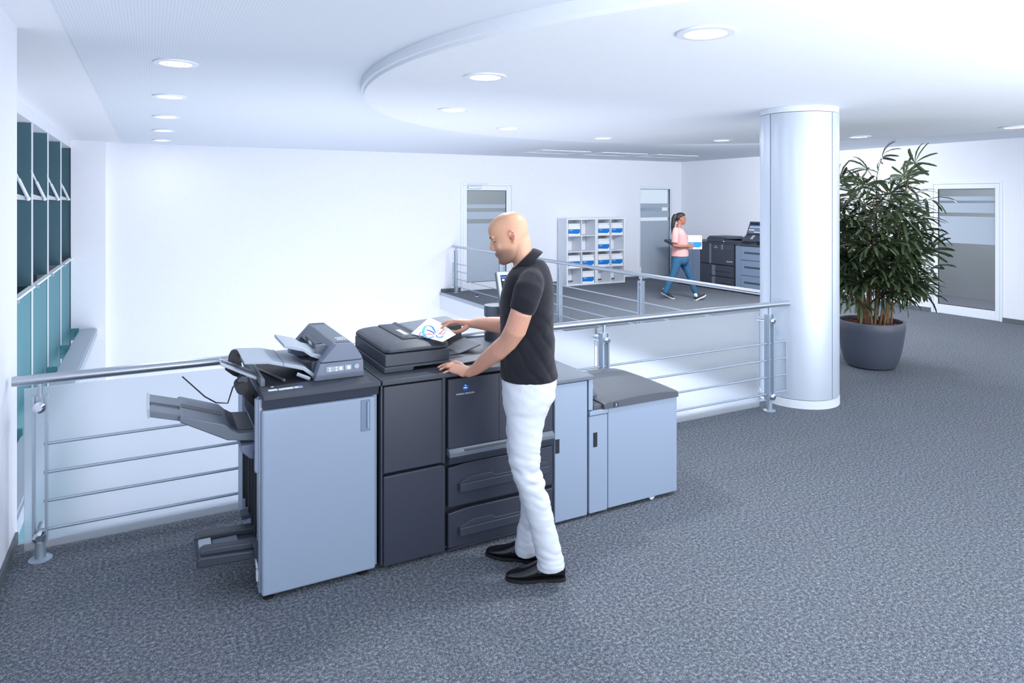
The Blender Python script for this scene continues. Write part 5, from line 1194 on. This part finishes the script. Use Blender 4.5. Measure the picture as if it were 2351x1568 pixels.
for sgn, dd in ((-1, -.17), (1, .15)):
    x0 = 0 if sgn < 0 else 14
    kn = [w(565 + x0, 628, dd - .02 * -sgn * 0), w(570 + x0, 645, dd), w(570 + x0, 660, dd), w(565 + x0, 674, dd)]
    fg = [[w(590 + x0, 628, dd), w(612 + x0, 630, dd), w(632 + x0, 632, dd)], [w(598 + x0, 646, dd), w(622 + x0, 648, dd), w(645 + x0, 650, dd)], [w(596 + x0, 662, dd), w(618 + x0, 664, dd), w(638 + x0, 665, dd)], [w(590 + x0, 676, dd), w(606 + x0, 678, dd), w(622 + x0, 680, dd)]]
    hand(wb, w(525 + x0, 652, dd), kn, fg, [w(545 + x0, 635, dd), w(562 + x0, 615, dd), w(585 + x0, 606, dd), w(606 + x0, 603, dd)], z0, (0.027, 0.02), 0.0085, 0.013)
legs = [[(385, 850, -.08, .06), (340, 1000, -.085, .055), (300, 1120, -.085, .05), (205, 1310, -.08, .038), (185, 1370, -.08, .032)], [(450, 850, .08, .06), (520, 1010, .085, .055), (570, 1130, .085, .05), (640, 1310, .08, .038), (664, 1400, .08, .032)]]
for pts in legs: limb(wb, [(w(x, y, d), r, r) for x, y, d, r in pts], 14)
def woman_tone(v):
    r = v - WC; z = r.z / .9; x = r.dot(f1) / .9; y = r.dot(l1) / .9
    c = Vector((152, 100, 79))
    if r.length < .2:
        lip = math.exp(-((z + .061) / .009) ** 4) * math.exp(-(y / .024) ** 4) * (1 if x > .075 else 0)
        c = c.lerp(Vector((150, 70, 70)), .8 * lip)
    return c
bw = voxel('body', wb, 0.0055, 3, M['skin_woman'], wo, colour=woman_tone)
face_lines(facing(bw, Ww, f1), wo, z0, M['lash'], M['lip_line'])
# hair: cap swept back into a ponytail
hm = MB(); rings = []
for z, f, b, wd in ((-.04, -.045, -.098, .05), (-.01, -.02, -.11, .072), (.02, .0, -.114, .082), (.045, .045, -.116, .085), (.062, .086, -.115, .085), (.082, .094, -.110, .083), (.10, .083, -.098, .076), (.117, .062, -.078, .062), (.130, .034, -.048, .040), (.135, .004, -.02, .012)):
    cx = (f + b) / 2; rx = (f - b) / 2
    rings.append([WC + (f1 * (cx + rx * cos(2 * pi * k / 28)) + l1 * (wd * sin(2 * pi * k / 28)) + z0 * z) * .92 for k in range(28)])
hm.loft(rings)
limb(hm, [(w(372, 170), .035, .035), (w(338, 170), .04, .04), (w(318, 225), .05, .045), (w(308, 300), .052, .04), (w(300, 370), .042, .03), (w(296, 425), .028, .018), (w(293, 455), .010, .008)], 16)
voxel('hair', hm, 0.007, 3, M['hair_dark'], wo, disp=lambda v, n: .004 * noise.noise(Vector((v.x * 60, v.y * 60, v.z * 9))))
part('earring', MB().ball(w(373, 290, -.075), .008, 8, 6), M['chrome'], wo)
# pink top
tp = MB(); rows = []
for y, xf, xb, lat in ((352, 425, 365, .065), (372, 450, 335, .125), (400, 470, 318, .165), (450, 500, 308, .175), (520, 535, 303, .168), (600, 545, 303, .158), (680, 542, 300, .158), (760, 546, 292, .168), (808, 548, 284, .176)):
    a = w(xf, y); b = w(xb, y); rows.append(((a.x + b.x) / 2, 0, a.z, (a.x - b.x) / 2, lat))
hrings(tp, rows, 36, 2.1)
limb(tp, [(w(350, 400, -.14), .062, .062), (w(345, 470, -.19), .062, .064), (w(341, 540, -.205), .060, .062), (w(338, 598, -.21), .060, .062)], 18, cap1=False)
limb(tp, [(w(400, 400, .14), .062, .062), (w(400, 470, .19), .062, .064), (w(400, 540, .205), .060, .062), (w(400, 598, .21), .060, .062)], 18, cap1=False)
M['pink'] = cloth('pale_pink_knit', (214, 160, 157), 0.9, 500, 0.15)
voxel('knit_top', tp, 0.010, 2, M['pink'], wo, disp=lambda v, n: .010 * noise.noise(Vector((v.x * 9, v.y * 9, v.z * 5))))
# jeans
jn = MB(); rows = []
for y, xf, xb, lat in ((795, 545, 292, .155), (840, 552, 284, .165), (890, 545, 280, .160), (930, 520, 283, .13)):
    a = w(xf, y); b = w(xb, y); rows.append(((a.x + b.x) / 2, 0, a.z, (a.x - b.x) / 2, lat))
hrings(jn, rows, 32, 2.1)
limb(jn, [(w(368, 900, -.08), .080, .090), (w(338, 1010, -.085), .073, .077), (w(298, 1120, -.085), .062, .066), (w(240, 1240, -.08), .058, .062), (w(195, 1340, -.08), .055, .056), (w(185, 1385, -.08), .055, .052)], 18, cap1=False)
limb(jn, [(w(470, 900, .08), .080, .088), (w(522, 1010, .085), .073, .073), (w(572, 1130, .085), .062, .060), (w(620, 1260, .08), .057, .056), (w(655, 1370, .08), .054, .052), (w(672, 1425, .08), .054, .050)], 18, cap1=False)
M['denim'] = cloth('blue_denim', (48, 92, 124), 0.9, 300, 0.2, grain=0.10)
voxel('jeans', jn, 0.009, 2, M['denim'], wo, disp=lambda v, n: .008 * noise.noise(Vector((v.x * 12, v.y * 10, v.z * 14))))
M['sneaker'] = mat('black_suede', (40, 42, 48), 0.8, grain=0.15, grain_scale=120, bump=0.1)
M['sole_white'] = mat('white_sole', (228, 230, 232), 0.6, grain=0.03)
hb = gw(140, 1430); hb.z = 0.062; tb = gw(322, 1478); tb.z = 0.0
sa, fa_ = shoe(wo, 'shoe', hb, tb, 0.045, 0.085, M['sneaker'], M['sole_white'], 0.018, heel_block=False)
hb = gw(655, 1500); hb.z = 0.0; tb = gw(862, 1480); tb = hb + (tb - hb).normalized() * .27; tb.z = 0.085
sb_, fb_ = shoe(wo, 'shoe', hb, tb, 0.045, 0.085, M['sneaker'], M['sole_white'], 0.018, heel_block=False)
for sh_, (H, u, s, up, L) in ((sa, fa_), (sb_, fb_)):
    e = MB(); e.tube([H + u * (L * .40) + s * .012 + up * .080, H + u * (L * .42) + s * .03 + up * .098, H + u * (L * .50) + s * .02 + up * .085], .004, 6).tube([H + u * (L * .40) - s * .012 + up * .080, H + u * (L * .42) - s * .03 + up * .098, H + u * (L * .50) - s * .02 + up * .085], .004, 6)
    part('laces', e, M['sneaker'], sh_, smooth=True)
    part('sock', MB().tube([H + u * (L * .17) + up * .06, H + u * (L * .14) + up * .115], .032, 14), M['sole_white'], sh_, smooth=True)
# the box she carries
cb_ = carton('storage_box', 'white box with blue band held in front of the walking woman', 0.262, 0.20, 0.258, (0, 0, 0), 'carried box')
del cb_['group']
pb = at_d(1500 + 655 / 6.82, 470 + 697 / 6.82, DW - 0.11)
cb_.location = pb; cb_.rotation_euler = (0, 0, -YAW)
# ================================================================== potted lady palm
PX, PY = 7.31, 5.0
pl = thing('potted_palm', 'tall bushy lady palm in a round dark grey pot beside the column', 'plant', (PX, PY, 0))
M['pot'] = mat('anthracite_glazed_pot', (78, 84, 98), 0.38, grain=0.03)
M['soil'] = mat('red_brown_clay_granules', (122, 72, 56), 0.95, grain=0.35, grain_scale=70, bump=0.8)
M['stem'] = mat('fibrous_brown_stem', (134, 104, 76), 0.9, grain=0.3, grain_scale=50, bump=0.4)
M['petiole'] = mat('green_leaf_stalk', (96, 112, 66), 0.6, grain=0.1)
pot = part('pot', MB().lathe([(0.02, 0.0), (0.215, 0.0), (0.252, 0.016), (0.284, 0.075), (0.314, 0.19), (0.336, 0.32), (0.351, 0.43), (0.358, 0.515), (0.350, 0.528), (0.325, 0.526), (0.318, 0.50), (0.315, 0.44), (0.02, 0.43)], PX, PY, 64), M['pot'], pl, smooth=True)
part('soil', MB().lathe([(0.01, 0.44), (0.317, 0.44), (0.317, 0.478), (0.2, 0.492), (0.01, 0.50)], PX, PY, 40), M['soil'], pl, smooth=True)
gr = MB(); rg = random.Random(5)
for i in range(260):
    a = rg.random() * 2 * pi; r = 0.30 * sqrt(rg.random()); s = 0.008 + 0.008 * rg.random()
    gr.ball((PX + r * cos(a), PY + r * sin(a), 0.486 + 0.012 * (1 - r / .3) + s * .3), (s, s * .8, s * .7), 6, 4)
gn = part('granules', gr, M['soil'], pl, smooth=True); gn['kind'] = 'stuff'

def leaf_material(name, dark, light):
    m = bpy.data.materials.new(name); m.use_nodes = True; nt = m.node_tree; b = nt.nodes['Principled BSDF']
    oi = nt.nodes.new('ShaderNodeObjectInfo'); tc = nt.nodes.new('ShaderNodeTexCoord'); n = nt.nodes.new('ShaderNodeTexNoise'); n.inputs['Scale'].default_value = 14
    nt.links.new(tc.outputs['Object'], n.inputs['Vector'])
    ad_ = nt.nodes.new('ShaderNodeMath'); ad_.operation = 'MULTIPLY_ADD'; ad_.inputs[1].default_value = 0.5; nt.links.new(oi.outputs['Random'], ad_.inputs[0])
    hf_ = nt.nodes.new('ShaderNodeMath'); hf_.operation = 'MULTIPLY'; hf_.inputs[1].default_value = 0.5; nt.links.new(n.outputs['Fac'], hf_.inputs[0]); nt.links.new(hf_.outputs[0], ad_.inputs[2])
    r = nt.nodes.new('ShaderNodeValToRGB'); r.color_ramp.elements[0].position = .2; r.color_ramp.elements[1].position = .9
    r.color_ramp.elements[0].color = lin(dark) + (1,); r.color_ramp.elements[1].color = lin(light) + (1,)
    nt.links.new(ad_.outputs[0], r.inputs['Fac']); nt.links.new(r.outputs['Color'], b.inputs['Base Color'])
    b.inputs['Roughness'].default_value = 0.36; b.inputs['Specular IOR Level'].default_value = 0.5
    return m
M['leaf'] = leaf_material('palm_leaf', (36, 52, 36), (96, 112, 76))

def leaf_mesh(seed):
    """a palmate fan of blunt strap leaflets on a thin stalk; base of the stalk at the origin, stalk along +X"""
    r = random.Random(seed); me = bpy.data.meshes.new('leaf'); v = []; f = []; mi = []
    SL = 0.20 + 0.12 * r.random(); n = r.choice((7, 8, 9, 10))
    # stalk: square tube
    segs = 4; w = 0.0035; base = len(v)
    for i in range(segs + 1):
        t = i / segs; x = SL * t; z = 0.03 * sin(t * pi * .6)
        v += [(x, -w, z - w), (x, w, z - w), (x, w, z + w), (x, -w, z + w)]
        if i:
            o = 4 * (i - 1)
            for k in range(4): f.append((o + k, o + (k + 1) % 4, o + 4 + (k + 1) % 4, o + 4 + k)); mi.append(1)
    z0_ = 0.03 * sin(pi * .6)
    for j in range(n):
        a = radians(-115 + 230 * j / (n - 1) + r.uniform(-6, 6)); L = (0.30 + 0.06 * r.random()) * (1 - 0.18 * abs(2 * j / (n - 1) - 1)); wd = 0.013 + 0.008 * r.random()
        droop = 0.5 + 0.7 * r.random(); lift = r.uniform(0.05, 0.35); roll = r.uniform(-.4, .4)
        prof = [(0, .12), (.18, .62), (.42, 1.0), (.70, 1.0), (.90, .80), (1.0, .38)]
        o = len(v); ca, sa = cos(a), sin(a)
        for t, ww in prof:
            rad = L * t * (1 - .16 * droop * t * t); z = z0_ + L * (lift * t - droop * t * t * .62)
            x = SL + rad * ca; y = rad * sa; hw = wd * ww
            nx, ny = -sa, ca; dz = hw * roll
            v += [(x + nx * hw, y + ny * hw, z + dz + hw * .35), (x, y, z), (x - nx * hw, y - ny * hw, z - dz + hw * .35)]
        for i in range(len(prof) - 1):
            b_ = o + 3 * i
            f += [(b_, b_ + 1, b_ + 4, b_ + 3), (b_ + 1, b_ + 2, b_ + 5, b_ + 4)]; mi += [0, 0]
    me.from_pydata(v, [], f); me.materials.append(M['leaf']); me.materials.append(M['petiole'])
    me.polygons.foreach_set('material_index', mi)
    me.polygons.foreach_set('use_smooth', [True] * len(f)); me.update()
    return me
LM = [leaf_mesh(40 + k) for k in range(9)]
rg = random.Random(23)
heights = [2.17, 2.10, 2.08, 1.98, 1.90, 1.84, 1.70, 1.60, 1.52, 1.40, 1.30, 2.02, 1.75, 1.95, 1.45, 1.2, 1.65, 1.85, 1.05, 1.0, 1.1, 0.95]
count = 0
for i, h in enumerate(heights):
    a = i * 2.399 + .5; r0 = 0.05 + 0.2 * ((i * 0.37) % 1); lean = 0.06 + 0.46 * ((i * 0.61) % 1) * (1.0 if h < 2.2 else .3)
    if i == 0: a = -0.4; r0 = .06; lean = .02
    bx, by = PX + r0 * cos(a), PY + r0 * sin(a)
    path = []
    for k in range(9):
        t = k / 8; rr = lean * t ** 1.5
        path.append(Vector((bx + rr * cos(a) + .012 * sin(7 * t + i), by + rr * sin(a) + .012 * cos(6 * t + i), 0.485 + (h - 0.485) * t)))
    part('stem', MB().tube(path, [0.013 - 0.006 * k / 8 for k in range(9)], 8), M['stem'], pl, smooth=True)
    # leaves up the stem, spiralling
    nl = 15 if h > 1.5 else 11
    for k in range(nl):
        t = 0.30 + 0.70 * k / (nl - 1)
        if 0.485 + (h - 0.485) * t < 0.80: t = 0.42 + .58 * k / (nl - 1)
        s = t * 8; i0 = min(int(s), 7); p = path[i0].lerp(path[i0 + 1], s - i0)
        az = a + k * 2.2 + rg.uniform(-.5, .5) + (rg.uniform(-1, 1) if k > nl - 3 else 0)
        # lean the leaf outwards, away from the middle of the plant
        out = atan2(p.y - PY, p.x - PX); d_ = (az - out + pi) % (2 * pi) - pi; az = out + d_ * 0.72
        top = (k >= nl - 2)
        elev = radians(rg.uniform(38, 75)) if top else radians(rg.uniform(-5, 38))
        o = bpy.data.objects.new('leaf', LM[rg.randrange(9)]); link(o, pl)
        sc = rg.uniform(0.78, 1.0) * (0.95 if top else 1.0)
        o.matrix_local = Matrix.Translation(p - Vector((PX, PY, 0))) @ Matrix.Rotation(az, 4, 'Z') @ Matrix.Rotation(-elev, 4, 'Y') @ Matrix.Rotation(rg.uniform(-.5, .5), 4, 'X') @ Matrix.Scale(sc, 4)
        count += 1
